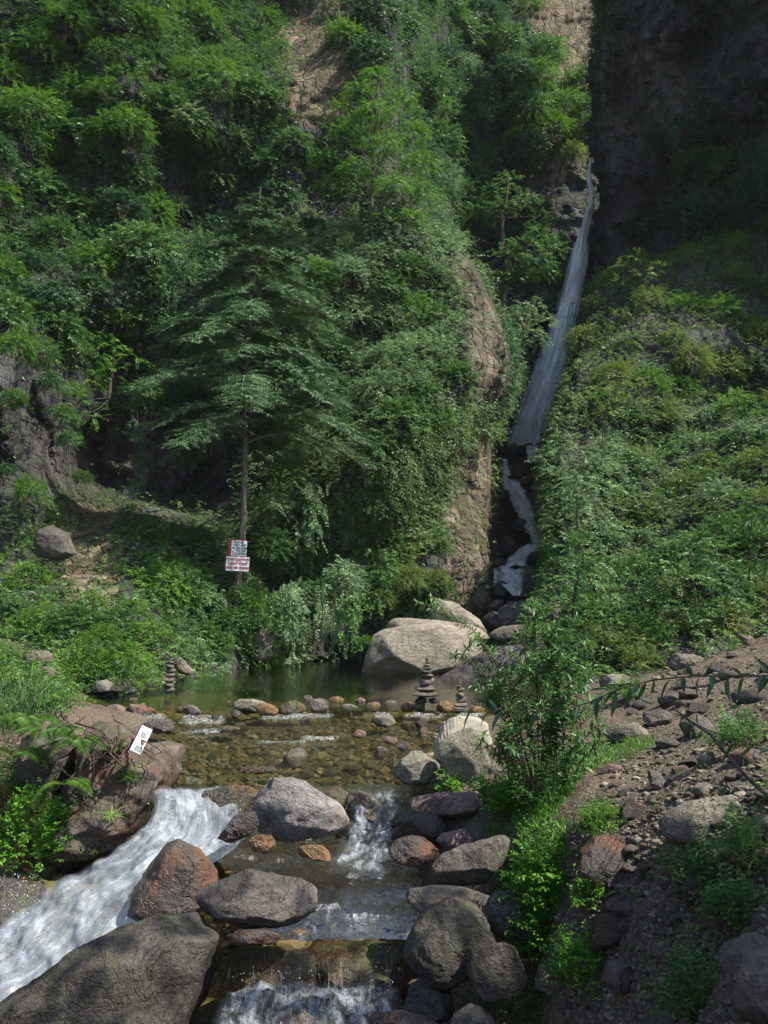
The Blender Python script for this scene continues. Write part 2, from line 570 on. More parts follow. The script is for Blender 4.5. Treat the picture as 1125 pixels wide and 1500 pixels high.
def rock_wall_mat(name, k=1.0):
    t = NT(name)
    pos = t.n('NewGeometry').outputs['Position']
    wa = t.n('Attribute', None, attribute_name='warm').outputs['Fac']
    a = t.noise(pos, .5, 5, .6, .5)
    b = t.noise(pos, 3.2, 6, .65)
    mp = t.n('Mapping', {'Vector': pos, 'Scale': (1.6, 1.6, .16)}).outputs[0]
    st = t.noise(mp, 1.6, 5, .6, .2)
    mq = t.n('Mapping', {'Vector': pos, 'Scale': (.35, .35, 2.6), 'Rotation': (.2, .25, 0)}).outputs[0]
    la = t.noise(mq, 1.7, 5, .65, .3)
    f = t.math('ADD', t.math('MULTIPLY', a, .35), t.math('ADD', t.math('MULTIPLY', b, .3), t.math('MULTIPLY', st, .35)))
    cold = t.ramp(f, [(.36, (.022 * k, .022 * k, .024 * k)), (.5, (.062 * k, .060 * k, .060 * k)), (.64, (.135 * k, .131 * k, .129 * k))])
    hot = t.ramp(f, [(.36, (.055, .042, .03)), (.5, (.19, .145, .10)), (.64, (.38, .315, .23))])
    col = t.mix(wa, cold, hot)
    oc = t.framp(t.noise(mp, 2.4, 3, .6), .53, .62)
    col = t.mix(t.math('MULTIPLY', oc, t.math('MULTIPLY', wa, .4)), col, (.19, .10, .045))
    wob = t.n('VectorMath', {0: t.n('Mapping', {'Vector': pos, 'Scale': (1.9, 1.9, .42), 'Rotation': (.12, .2, 0)}).outputs[0], 1: t.n('TexNoise', {'Vector': pos, 'Scale': 1.4, 'Detail': 4.0}).outputs['Color']}, operation='ADD').outputs[0]
    ve = t.n('TexVoronoi', {'Vector': wob, 'Scale': 1.1}, feature='DISTANCE_TO_EDGE').outputs['Distance']
    vc = t.n('SeparateColor', {0: t.n('TexVoronoi', {'Vector': wob, 'Scale': 1.1}).outputs['Color']}).outputs[0]
    crk = t.framp(ve, .0, .10)
    k2 = t.math('ADD', .62, t.math('MULTIPLY', vc, .6))
    col = t.mix(1.0, col, t.n('CombineColor', {0: k2, 1: k2, 2: k2}).outputs[0], 'MULTIPLY')
    col = t.mix(t.math('MULTIPLY', t.math('SUBTRACT', 1.0, crk), .22), col, (.012, .011, .010))
    nz = t.n('SeparateXYZ', {'Vector': t.n('NewGeometry').outputs['Normal']}).outputs['Z']
    mo = t.math('MULTIPLY', t.framp(nz, .15, .6), t.framp(b, .42, .56))
    col = t.mix(t.math('MULTIPLY', mo, .8), col, (.035, .05, .014))
    c = t.noise(pos, 22, 4, .7)
    h = t.math('ADD', t.math('MULTIPLY', b, 1.0), t.math('ADD', t.math('ADD', t.math('MULTIPLY', la, .8), t.math('ADD', t.math('MULTIPLY', crk, .55), t.math('MULTIPLY', vc, .5))), t.math('MULTIPLY', c, .3)))
    return t.finish(t.principled(col, .9, t.bump(h, 1.0, .22), .2))


M['cliff'] = rock_wall_mat('cliff_rock')
M['wallrock'] = rock_wall_mat('shade_darkened_cliff_rock', .8)  # same cliff rock, darkened so the gorge wall's shade sits in its colour
BVH = {}
SURF = {}


def patch(name, fn, px0, px1, py0, py1, step, amp, warm_polys, keep=None):
    px = np.arange(px0, px1 + 1, step, float)
    py = np.arange(py0, py1 + 1, step, float)
    X, Y = np.meshgrid(px, py)
    D = fn(X, Y)
    P = at(X, Y, D).reshape(-1, 3)
    calm = np.ones(len(P))
    for p in CALM:
        calm[in_poly(X.ravel(), Y.ravel(), p)] = .6
    calm = calm.reshape(X.shape)
    for _ in range(6):
        calm = (calm + np.roll(calm, 1, 0) + np.roll(calm, -1, 0) + np.roll(calm, 1, 1) + np.roll(calm, -1, 1)) / 5
    calm = calm.ravel()
    n2 = .45 * fbm(P / 3.4, 2, 3.1) + -.22 * ridged(P / np.array([.7, .7, 4.0]), 4, 2.2) + .13 * fbm(P / np.array([.3, .3, .5]), 3, 1.9)
    n = (1 - calm) * n2 + calm * amp * (0.85 * fbm(P / 3.4, 2, 3.1) + -.42 * ridged(P / np.array([1.5, 1.5, 1.1]), 4, 7.7) + .15 * fbm(P / np.array([.4, .4, .22]), 3, 1.9))
    D2 = D.ravel() - n
    V = at(X.ravel(), Y.ravel(), D2)
    warm = np.zeros(len(V))
    for p, w in warm_polys:
        warm = np.maximum(warm, w * in_poly(X.ravel() + 8 * fbm(V / .8, 2), Y.ravel() + 8 * fbm(V / .8, 2, 5.), p))
    Fq = grid_faces(len(py), len(px))
    if keep is not None:
        Fq = Fq[keep(X.ravel(), Y.ravel(), V)[Fq].all(1)]
    me = mesh_np(name, V, Fq, M['wallrock' if 'wall' in name else 'cliff'], attrs={'warm': warm})
    o = tag(link(name, me), kind='structure')
    BVH[name] = BVHTree.FromPolygons(V.tolist(), Fq.tolist())
    # sampling tables
    A, B, C_, D_ = (V[Fq[:, k]] for k in range(4))
    nr = np.cross(C_ - A, D_ - B)
    area = np.linalg.norm(nr, axis=1) / 2
    SURF[name] = (V, Fq, nrm(nr), area)
    return o


CALM = [[(385, -80), (520, -80), (520, 190), (420, 190)], [(660, 360), (720, 370), (765, 470), (765, 590), (690, 600), (670, 480)], [(640, 640), (735, 600), (735, 930), (640, 930)], [(760, -80), (890, -80), (880, 130), (770, 120)], [(630, 150), (790, 170), (800, 300), (640, 290)]]
WARM = [([(395, -40), (515, -40), (512, 185), (430, 185), (405, 90)], 1.0), ([(770, -60), (880, -60), (875, 60), (870, 130), (790, 110), (770, 40)], 1.0), ([(640, 370), (700, 370), (760, 470), (760, 580), (700, 590), (680, 480)], .55),
        ([(660, 640), (728, 600), (728, 920), (650, 920)], .8), ([(85, 735), (185, 740), (170, 900), (95, 900)], 1.0), ([(40, 640), (130, 640), (200, 600), (330, 640), (300, 760), (60, 760)], .08), ([(770, 180), (860, 180), (860, 270), (770, 260)], .5), ([(360, 900), (420, 900), (420, 980), (360, 980)], .6)]
patch('cliff_terrain', cliff_depth, -460, 960, -380, 1012, 4, 1.0, WARM)
patch('slope_terrain', slope_depth, 690, 1700, 200, 1012, 5, .8, [])
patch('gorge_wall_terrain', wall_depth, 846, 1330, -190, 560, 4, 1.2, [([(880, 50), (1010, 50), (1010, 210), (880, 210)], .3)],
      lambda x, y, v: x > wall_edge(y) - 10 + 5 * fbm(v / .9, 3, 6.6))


def hit(px, py, names=('cliff_terrain', 'slope_terrain', 'gorge_wall_terrain')):
    a, b = rays(px, py)
    d = Vector((float(a), 1.0, float(b))).normalized()
    best = None
    for n in names:
        r = BVH[n].ray_cast(Vector((0, 0, CAMZ)), d)
        if r[0] is not None and (best is None or r[3] < best[2]):
            best = (np.array(r[0]), np.array(r[1]), r[3])
    if best is None:
        return None
    return best


BVH['ground'] = BVHTree.FromPolygons(GV.tolist(), grid_faces(len(ys), len(xs)).tolist())


def ghit(px, py):
    """ground point under a photo pixel"""
    a, b = rays(px, py)
    r = BVH['ground'].ray_cast(Vector((0, 0, CAMZ)) + Vector((float(a), 1.0, float(b))) * 2.0, Vector((float(a), 1.0, float(b))).normalized())
    if r[0] is None:
        return at(px, py, 23.0)
    return np.array(r[0])
# ------------------------------------------------------------------ water


def clear_water(name, tint, gloss_rough, bump_scale, bump_str, stretch=(1, 1, 1), fres=1.33):
    t = NT(name)
    pos = t.n('NewGeometry').outputs['Position']
    mp = t.n('Mapping', {'Vector': pos, 'Scale': stretch}).outputs[0]
    h = t.math('ADD', t.noise(mp, bump_scale, 4, .6, .6), t.math('MULTIPLY', t.noise(mp, bump_scale * 4.3, 3, .6, .3), .35))
    nb = t.bump(h, bump_str, .05)
    fr = t.n('Fresnel', {'IOR': fres, 'Normal': nb}).outputs[0]
    tr = t.n('BsdfTransparent', {'Color': (*tint, 1)}).outputs[0]
    gl = t.n('BsdfGlossy', {'Color': (1, 1, 1, 1), 'Roughness': gloss_rough, 'Normal': nb}).outputs[0]
    return t.finish(t.n('MixShader', {0: fr, 1: tr, 2: gl}).outputs[0])


def foam_mat(name, su, sv, cover, white=(0.72, 0.78, 0.82), edge=.12, soft=.12, veil=0.0, fine=True, lowk=.5):
    """su, sv: noise frequency across / along the flow (per unit of uv in metres)"""
    t = NT(name)
    uv = t.n('UVMap').outputs[0]
    mp = t.n('Mapping', {'Vector': uv, 'Scale': (su, sv, 1)}).outputs[0]
    n1 = t.noise(mp, 1.0, 5, .65, .5)
    n2 = t.noise(t.n('Mapping', {'Vector': uv, 'Scale': (su * 3.1, sv * 2.3, 1)}).outputs[0], 1.0, 4, .7, .3)
    n3 = t.noise(t.n('Mapping', {'Vector': uv, 'Scale': (su * 9, sv * 9 + su * 2, 1)}).outputs[0], 1.0, 3, .7)
    f = t.math('ADD', t.math('MULTIPLY', n1, .52), t.math('ADD', t.math('MULTIPLY', n2, .28), t.math('MULTIPLY', n3, .20 if fine else .0)))
    f = f if fine else t.math('MULTIPLY', f, 1.25)
    ed = t.n('Attribute', None, attribute_name='edge').outputs['Fac']
    f2 = t.math('ADD', f, t.math('MULTIPLY', t.math('SUBTRACT', ed, 1.0), edge * 3))
    th = 1 - cover
    al = t.math('MAXIMUM', t.framp(f2, .5 + (th - .5) * .5 - soft, .5 + (th - .5) * .5 + soft), t.math('MULTIPLY', ed, veil))
    nb = t.bump(f, .5, .05)
    col = t.mix(t.framp(f, .35, .62), tuple(x * lowk for x in white), white)
    d = t.principled(col, .35, nb, .5)
    tl = t.n('BsdfTranslucent', {'Color': (*white, 1)}).outputs[0]
    d = t.n('MixShader', {0: .3, 1: d, 2: tl}).outputs[0]
    tr = t.n('BsdfTransparent').outputs[0]
    return t.finish(t.n('MixShader', {0: al, 1: tr, 2: d}).outputs[0])


M['pool'] = clear_water('pool_water', (.62, .68, .48), .02, 5.0, .10, (1, 1.6, 1))
M['stream'] = clear_water('stream_water', (.88, .87, .72), .04, 9.0, 1.0, (1.6, 1, 1))
M['terrace'] = clear_water('terrace_water', (.82, .77, .6), .05, 9.0, 1.0, (1, 1, 1))
M['fall'] = foam_mat('falling_water', 5.0, .5, .78, (1.0, .99, .97), soft=.18, edge=.22, veil=.16, fine=False, lowk=.6)
M['fall_veil'] = foam_mat('thin_falling_water', 4.0, .45, .66, (.9, .92, .95), soft=.25, edge=.12, fine=False, lowk=.75)
M['chute'] = foam_mat('white_water', 7, 1.8, .50, (.50, .56, .61), soft=.15, edge=.10, veil=.40)
M['gorgefoam'] = foam_mat('gorge_white_water', 6, 2.2, .74, (.98, .98, .98), lowk=.5, soft=.16, edge=.10)
M['splash'] = foam_mat('splash_water', 10, 6.0, .36, (.5, .55, .6), soft=.14, edge=.2, veil=.08)
M['riffle'] = foam_mat('riffle_foam', 26, 15, .40, (.62, .65, .66), soft=.10, edge=.2)
M['drip'] = foam_mat('dripping_water', 40, 3.0, .28, (.5, .55, .58), soft=.07, edge=.12)
M['drop'] = plain_mat('water_drops', (.5, .54, .57), .15, .6, 3, .05)


def quadgrid(rows, nu, nv):
    """rows: list of rows of world points -> smooth grid (nv x nu)"""
    R = np.array([[np.asarray(p, float) for p in r] for r in rows])
    a, b = R.shape[:2]
    tv, tu = np.linspace(0, a - 1, nv), np.linspace(0, b - 1, nu)

    def cr(A, t):
        i = np.clip(np.floor(t).astype(int), 0, len(A) - 2)
        f = (t - i)[(...,) + (None,) * (A.ndim - 1)]
        g = lambda k: A[np.clip(k, 0, len(A) - 1)]
        p0, p1, p2, p3 = g(i - 1), g(i), g(i + 1), g(i + 2)
        return .5 * (2 * p1 + (p2 - p0) * f + (2 * p0 - 5 * p1 + 4 * p2 - p3) * f * f + (3 * p1 - p0 - 3 * p2 + p3) * f ** 3)
    A = cr(R, tv)
    A = np.swapaxes(cr(np.swapaxes(A, 0, 1), tu), 0, 1)
    return A


def sheet(name, rows, nu, nv, mat, amp=.04, fr=(3, 3, 3), edge_w=.12, vedge=.04, kind='structure', off=0):
    A = quadgrid(rows, nu, nv)
    P = A.reshape(-1, 3)
    du = np.gradient(A, axis=1)
    dv = np.gradient(A, axis=0)
    n = nrm(np.cross(du, dv)).reshape(-1, 3)
    n[(n[:, 1] > 0)] *= -1
    P = P + n * (amp * (fbm(P * np.array(fr), 3, off) + .3))[:, None]
    lu = np.linalg.norm(du, axis=-1).mean(0).cumsum()
    lv = np.linalg.norm(dv, axis=-1).mean(1).cumsum()
    U, V_ = np.meshgrid(lu, lv)
    uu, vv = np.meshgrid(np.linspace(0, 1, nu), np.linspace(0, 1, nv))
    e = sstep(0, edge_w, np.minimum(uu, 1 - uu)) * sstep(0, vedge, np.minimum(vv, 1 - vv))
    me = mesh_np(name, P, grid_faces(nv, nu), mat, uv=np.stack([U.ravel(), V_.ravel()], -1) + off, attrs={'edge': e.ravel()})
    return tag(link(name, me), kind=kind)


# the still pool
X, Y = np.meshgrid(np.linspace(-6.2, 5.2, 60), np.linspace(12.62, 24.5, 60))
V = np.stack([X.ravel(), Y.ravel(), np.zeros(X.size)], -1)
tag(link('pool_water', mesh_np('pool_water', V, grid_faces(60, 60), M['pool'])), kind='structure')


def zw(y):
    return np.interp(y, [8.0, 8.25, 9, 12.1, 12.45, 12.7], [-.36, -.30, -.235, -.10, -.06, -.004])


xs_, ys_ = np.arange(-4.6, 2.3, .035), np.arange(8.02, 12.72, .035)
X, Y = np.meshgrid(xs_, ys_)
P = np.stack([X.ravel(), Y.ravel(), np.zeros(X.size)], -1)
Z = zw(Y.ravel()) + .026 * fbm(P * np.array([2.6, 1.8, 1]), 3) + .017 * fbm(P * np.array([8, 6, 1]), 3)
V = np.stack([X.ravel(), Y.ravel(), Z], -1)
tag(link('stream_water', mesh_np('stream_water', V, grid_faces(len(ys_), len(xs_)), M['stream'])), kind='structure')

# thin sheet sliding over the first step, then the terrace, then the second step
A_ = lambda l: [atz(*p) for p in l]
sheet('cascade_water', [A_([(215, 1155, -.335), (330, 1155, -.335), (450, 1153, -.335), (560, 1153, -.335), (605, 1152, -.33)]),
                        A_([(205, 1172, -.42), (330, 1172, -.41), (450, 1172, -.41), (560, 1172, -.41), (605, 1172, -.4)]),
                        A_([(200, 1218, -.78), (330, 1216, -.78), (450, 1214, -.78), (560, 1216, -.8), (605, 1216, -.8)]),
                        A_([(300, 1255, -.86), (340, 1255, -.86), (450, 1255, -.86), (560, 1255, -.86), (610, 1255, -.86)]),
                        A_([(380, 1320, -.92), (420, 1320, -.92), (480, 1320, -.92), (560, 1320, -.92), (620, 1320, -.9)]),
                        A_([(330, 1378, -1.0), (400, 1378, -1.0), (470, 1378, -1.0), (550, 1378, -1.0), (610, 1378, -1.0)])], 90, 130, M['terrace'], .05, (5, 5, 5), off=2.2)
# chute at the left
B_ = lambda l: [at(*p) for p in l]
CH = [[(222, 1158, 8.25), (262, 1158, 8.25), (305, 1160, 8.25), (345, 1162, 8.25)],
      [(225, 1185, 8.0), (265, 1188, 8.0), (310, 1192, 8.0), (352, 1196, 7.95)],
      [(205, 1225, 7.8), (250, 1228, 7.75), (300, 1232, 7.7), (345, 1236, 7.65)],
      [(150, 1262, 7.6), (195, 1272, 7.5), (240, 1280, 7.4), (262, 1290, 7.35)],
      [(85, 1290, 7.5), (130, 1312, 7.35), (180, 1335, 7.2), (220, 1350, 7.1)],
      [(35, 1325, 7.4), (80, 1360, 7.2), (130, 1395, 6.95), (180, 1415, 6.9)],
      [(-25, 1370, 7.2), (20, 1415, 7.0), (60, 1450, 6.8), (120, 1475, 6.65)],
      [(-120, 1420, 7.0), (-80, 1480, 6.8), (-20, 1530, 6.55), (40, 1550, 6.4)]]
sheet('cascade_water', [B_(r) for r in CH], 120, 220, M['chute'], .10, (3.2, 3.2, 3.2), .10, .03, off=5.0)
sheet('cascade_water', [[np.array(p) + (0, .05, -.06) for p in B_(r)] for r in CH], 40, 80, M['terrace'], .05, (4, 4, 4), .1, .03, off=1.0)
# white water right of the middle boulder
sheet('cascade_water', [B_([(508, 1158, 8.35), (540, 1158, 8.35), (590, 1160, 8.35)]), B_([(512, 1180, 8.1), (548, 1182, 8.1), (588, 1184, 8.1)]), B_([(505, 1212, 7.95), (545, 1215, 7.95), (588, 1216, 7.95)]),
                        B_([(490, 1245, 7.75), (535, 1250, 7.75), (582, 1252, 7.75)]), B_([(470, 1285, 7.3), (520, 1290, 7.3), (572, 1290, 7.3)])], 50, 80, M['splash'], .07, (6, 6, 6), .2, .12, off=9.0)
# second step: drips over the mossy ledge and the splash below
sheet('cascade_water', [A_([(330, 1374, -.99), (450, 1374, -.99), (600, 1374, -.99)]), A_([(325, 1392, -1.1), (450, 1392, -1.1), (600, 1392, -1.1)]), B_([(322, 1440, 6.62), (450, 1440, 6.62), (600, 1440, 6.6)]), B_([(320, 1500, 6.5), (450, 1500, 6.5), (600, 1500, 6.5)])],
      80, 60, M['drip'], .06, (5, 5, 5), .06, .1, off=3.0)
sheet('cascade_water', [B_([(335, 1445, 6.3), (450, 1442, 6.3), (580, 1450, 6.3)]), B_([(325, 1468, 6.12), (440, 1464, 6.12), (585, 1472, 6.12)]), B_([(310, 1500, 5.9), (430, 1498, 5.9), (600, 1505, 5.9)]), B_([(300, 1570, 5.5), (430, 1570, 5.5), (610, 1570, 5.5)])],
      60, 50, M['splash'], .12, (5, 5, 5), .12, .08, off=7.0)
# riffles between the stones of the weir and down the shallow stream
for k, (cx, cy, w, h, z) in enumerate([(222, 1052, 46, 10, -.05), (300, 1055, 62, 13, -.05), (415, 1050, 60, 9, -.045), (455, 1048, 70, 7, -.04), (470, 1082, 55, 6, -.12), (556, 1047, 50, 6, -.045), (625, 1048, 60, 6, -.04), (690, 1048, 36, 6, -.035), (415, 1088, 75, 4, -.15), (300, 1072, 50, 6, -.1),
                                         (288, 1145, 30, 10, -.25), (340, 1228, 40, 14, -.76), (395, 1272, 60, 9, -.86), (540, 1285, 60, 12, -.85), (480, 1330, 50, 8, -.90), (540, 1345, 60, 7, -.93), (400, 1368, 50, 4, -.96), (425, 1262, 34, 7, -.86), (500, 1258, 40, 6, -.86), (455, 1232, 40, 5, -.79), (360, 1258, 34, 8, -.85)]):
    rows = [[atz(cx + sx * w * (1 - .3 * abs(sy)), cy + sy * h, z - .02 * (sy > 0)) for sx in (-1, -.4, .3, 1)] for sy in (-1, -.3, .3, 1)]
    sheet('riffle_water', rows, 36, 24, M['riffle'], .035, (7, 7, 7), .3, .3, off=11.0 + k)

# the waterfall and the cascade down the gorge
WF = [(866, 232, 40.6, 3), (863, 262, 40.5, 5), (868, 290, 40.2, 6), (860, 320, 40.0, 9), (852, 352, 39.9, 12), (847, 385, 39.6, 16), (840, 420, 39.5, 17), (830, 460, 39.2, 19), (820, 505, 38.9, 24), (808, 550, 38.6, 28), (797, 595, 38.4, 31), (788, 630, 38.3, 33), (780, 658, 38.2, 31)]
sheet('waterfall_water', [[at(x + s * w * (.8 + .3 * (y > 520)), y, Yd - .35 + .8 * abs(s) * w / 40 - .3) for s in (-1, -.5, 0, .5, 1)] for x, y, Yd, w in WF], 70, 300, M['fall'], .10, (2, 2, .6), .22, .01, off=1.5)
sheet('waterfall_water', [[at(x + s * w * 1.1 + (-6 if y > 480 else 0) * (y - 480) / 60, y, Yd - .35 + .1) for s in (-1, -.5, 0, .5, 1)] for x, y, Yd, w in WF[4:]], 60, 200, M['fall_veil'], .10, (2, 2, .6), .3, .04, off=4.5)
sheet('waterfall_water', [[at(x + s * w, y, Yd - .75) for s in (-1, -.3, .3, 1)] for x, y, Yd, w in [(836, 262, 41.2, 6), (838, 290, 41, 7), (838, 315, 40.8, 5), (832, 345, 40.6, 5)]], 24, 50, M['drip'], .05, (3, 3, 1), .2, .1, off=8.5)
CASC = [[(742, 698, 36.0, 12), (752, 718, 35.4, 17), (765, 745, 34.2, 17), (776, 772, 33.0, 12), (789, 795, 31.8, 13), (786, 806, 31.2, 17)],
        [(786, 804, 31.0, 15), (768, 812, 30.6, 12), (757, 824, 30.2, 15), (750, 838, 29.5, 20)],
        [(748, 838, 29.4, 18), (746, 852, 28.8, 22), (752, 868, 28.2, 20), (760, 878, 28.0, 12)],
        [(778, 655, 38.0, 9), (778, 672, 37.6, 8), (776, 684, 37.2, 7)], [(789, 660, 38.0, 5), (792, 678, 37.5, 4), (790, 720, 36.2, 5), (786, 735, 35.6, 5)], [(738, 675, 37.4, 5), (740, 690, 36.8, 5), (742, 702, 36.2, 6)], [(724, 840, 30, 3), (724, 870, 29, 4)]]
for k, c in enumerate(CASC):
    sheet('cascade_water', [[at(x + s * w * 1.1, y + s * w * .15, Yd - 3.0) for s in (-1, -.3, .3, 1)] for x, y, Yd, w in c], 40, 24 * len(c), M['gorgefoam'], .34, (1.3, 1.3, 1.3), .28, .08, off=21.0 + k)

# flying drops
OCT_V = np.array([(1, 0, 0), (-1, 0, 0), (0, 1, 0), (0, -1, 0), (0, 0, 1), (0, 0, -1)], float)
OCT_F = np.array([(0, 2, 4), (2, 1, 4), (1, 3, 4), (3, 0, 4), (2, 0, 5), (1, 2, 5), (3, 1, 5), (0, 3, 5)])


def drops(name, C, r):
    V = C[:, None] + OCT_V[None] * r[:, None, None] * np.array([1, 1, 1.3])
    Fq = (OCT_F[None] + 6 * np.arange(len(C))[:, None, None]).reshape(-1, 3)
    tag(link(name, mesh_np(name, V.reshape(-1, 3), Fq, M['drop'])), kind='stuff')


def drop_cloud(n, box, Yr, up):
    px = rng.uniform(box[0], box[2], n)
    py = rng.uniform(box[1], box[3], n)
    P = at(px, py, rng.uniform(Yr[0], Yr[1], n))
    return P


C = np.concatenate([drop_cloud(160, (215, 1150, 340, 1230), (7.7, 8.1), .1), drop_cloud(260, (340, 1415, 590, 1500), (6.0, 6.5), .2), drop_cloud(200, (500, 1155, 590, 1230), (7.7, 8.1), .1), drop_cloud(420, (0, 1290, 210, 1440), (6.6, 7.1), .1),
                    drop_cloud(70, (540, 1330, 640, 1420), (6.3, 6.8), .1), drop_cloud(220, (0, 1280, 60, 1340), (7.0, 7.3), .1), drop_cloud(50, (280, 1140, 480, 1200), (7.6, 8.1), .1)])
drops('spray_drops', C, rng.uniform(.001, .0033, len(C)) * (1 + (rng.random(len(C)) < .06)))
# ------------------------------------------------------------------ rocks
_ico = {}


def ico(n):
    if n not in _ico:
        bm = bmesh.new()
        bmesh.ops.create_icosphere(bm, subdivisions=n, radius=1)
        V = np.array([v.co[:] for v in bm.verts])
        Fq = np.array([[v.index for v in f.verts] for f in bm.faces])
        bm.free()
        _ico[n] = (nrm(V), Fq)
    return _ico[n]


G1, G2, G3 = (.028, .024, .021), (.088, .076, .064), (.19, .17, .146)
M['r_grey'] = rock_mat('grey_stone', G1, G2, G3, moss=.1, strata=.35)
M['r_pale'] = rock_mat('pale_stone', (.10, .088, .066), (.235, .20, .15), (.37, .33, .26), strata=.3, speck=.35)
M['r_dark'] = rock_mat('dark_damp_stone', (.018, .016, .014), (.055, .048, .04), (.12, .108, .09), rough=.5, moss=.35, spec=.45, strata=.2)
M['r_brown'] = rock_mat('brown_wet_stone', (.016, .012, .011), (.05, .037, .03), (.12, .092, .078), rough=.42, stain=(.13, .05, .02), stain_amt=.45, spec=.5, strata=.2)
M['r_orange'] = rock_mat('orange_stained_stone', (.05, .025, .012), (.16, .08, .028), (.27, .15, .06), rough=.4, spec=.5)
M['r_lich'] = rock_mat('lichen_speckled_stone', (.055, .05, .036), (.15, .138, .10), (.27, .25, .19), moss=.12, speck=1.0, scale=1.3)
M['r_green'] = rock_mat('greenish_boulder_stone', (.020, .018, .014), (.054, .048, .038), (.115, .104, .084), moss=.25, speck=.8, strata=.25)
M['r_white'] = rock_mat('whitish_grey_stone', (.085, .075, .07), (.22, .20, .185), (.42, .40, .37), moss=.05, strata=.3, stain=(.10, .05, .03), stain_amt=.15)
M['r_outcrop'] = rock_mat('rooty_outcrop_stone', (.022, .016, .012), (.082, .062, .046), (.185, .148, .118), rough=.6, moss=.3, stain=(.11, .05, .035), stain_amt=.35, scale=1.2)
M['r_pink'] = rock_mat('pinkish_stone', (.06, .04, .034), (.16, .115, .10), (.30, .23, .205), stain=(.14, .055, .03), stain_amt=.3)
M['r_tan'] = rock_mat('tan_bank_stone', (.055, .045, .034), (.15, .127, .10), (.29, .255, .21), strata=.6)
M['r_moss'] = rock_mat('mossy_ledge_stone', (.014, .012, .008), (.044, .037, .020), (.10, .08, .045), rough=.4, moss=.4, stain=(.10, .05, .015), spec=.5)


def facet(P, k, seed, lo=.72, hi=.93, sharp=.92, front=True):
    r = np.random.default_rng(seed)
    for i in range(k):
        n = r.normal(size=3)
        if front:
            n = n * np.array([.75, 1, .75]) + np.array([0, -1.1, .25])
        n /= np.linalg.norm(n)
        d = P @ n
        off = d.max() * r.uniform(lo, hi)
        ex = np.maximum(d - off, 0)
        P = P - (ex * sharp)[:, None] * n
    return P


def roughen(P, size, seed, amp=.05):
    n = nrm(P)
    q = P / size
    d = fbm(q * 1.6, 3, seed * 3.7) * .9 + -.36 * ridged(q * np.array([2.2, 2.2, 3.2]), 4, seed * 1.3) + .22 * fbm(q * 11, 3, seed)
    return P + n * ((d - d.mean()) * amp * size)[:, None]


def outline_rock(outline, Y, seed, deep=.8, sub=5, facets=7, amp=.055, lo=.72):
    O = np.array(outline, float)
    c = (O.min(0) + O.max(0)) / 2
    vv_ = (750 - c[1]) / FPX
    m = Y / (CP - vv_ * SP) / FPX * .96
    Q = (O - c) * np.array([1, -1 / math.sqrt(1 + vv_ * vv_)]) * 1.03 * m
    V, Fq = ico(sub)
    th = np.arctan2(V[:, 2], V[:, 0])
    # radius of the outline for each angle
    a = np.linspace(-math.pi, math.pi, 361)
    R = np.zeros(361)
    for i in range(len(Q)):
        p, q = Q[i], Q[(i + 1) % len(Q)]
        e = q - p
        den = np.cos(a) * e[1] - np.sin(a) * e[0]
        den[np.abs(den) < 1e-9] = 1e-9
        t = (p[0] * e[1] - p[1] * e[0]) / den
        s = (p[0] * np.sin(a) - p[1] * np.cos(a)) / den
        ok = (t > 0) & (s >= -.001) & (s <= 1.001)
        R[ok] = np.maximum(R[ok], t[ok])
    R = (np.roll(R[:-1], 1) + 2 * R[:-1] + np.roll(R[:-1], -1)) / 4
    Rt = np.interp(th, a, np.append(R, R[0]))
    s = np.hypot(V[:, 0], V[:, 2])
    size = float(Q.max(0).min() + np.ptp(Q, axis=0).mean() / 2) / 1.2
    dm = deep * math.sqrt(np.ptp(Q[:, 0]) * np.ptp(Q[:, 1])) / 2
    dm = max(dm, np.ptp(Q[:, 0]) * .3 * deep)
    k = s ** .72 / np.maximum(s, 1e-6)
    P = np.stack([V[:, 0] / np.maximum(s, 1e-6) * Rt * s ** .72, np.sign(V[:, 1]) * np.abs(V[:, 1]) ** .85 * dm, V[:, 2] / np.maximum(s, 1e-6) * Rt * s ** .72], -1)
    P = facet(P, facets, seed, lo, .95)
    P = facet(P, 14, seed + 500, .80, .96, .95, True)
    P = facet(P, 10, seed + 900, .94, .99, .95, False)
    P = roughen(P, size, seed, amp)
    # view frame at the outline centre
    dx, dz = rays(c[0], c[1])
    d = np.array([0, 1.0, float(dz)])
    d /= np.linalg.norm(d)
    up = np.cross(np.array([1.0, 0, 0]), d)
    P = P[:, :1] * np.array([1.0, 0, 0]) + P[:, 1:2] * d + P[:, 2:] * up
    return P, Fq, at(c[0], c[1], Y), dm


HERO = []


def boulder(outline, mat, label, Y=None, deep=.8, seed=None, name='boulder', facets=7, amp=.08, sub=5, cat='boulder', group=None, lo=.64):
    seed = seed if seed is not None else len(HERO) + 3
    O = np.array(outline, float)
    if Y is None:
        b = O[np.argmax(O[:, 1])]
        g = ghit(O[:, 0].mean(), O[:, 1].max() - 4)
        w = np.ptp(O[:, 0]) * g[1] / FPX
        Y = g[1] + .22 * deep * w
    P, Fq, loc, dm = outline_rock(outline, Y, seed, deep, sub, facets, amp, lo)
    o = link(name, mesh_np(name, P, Fq, M[mat]), None, loc)
    tag(o, label, cat, group)
    HERO.append(o)
    return o


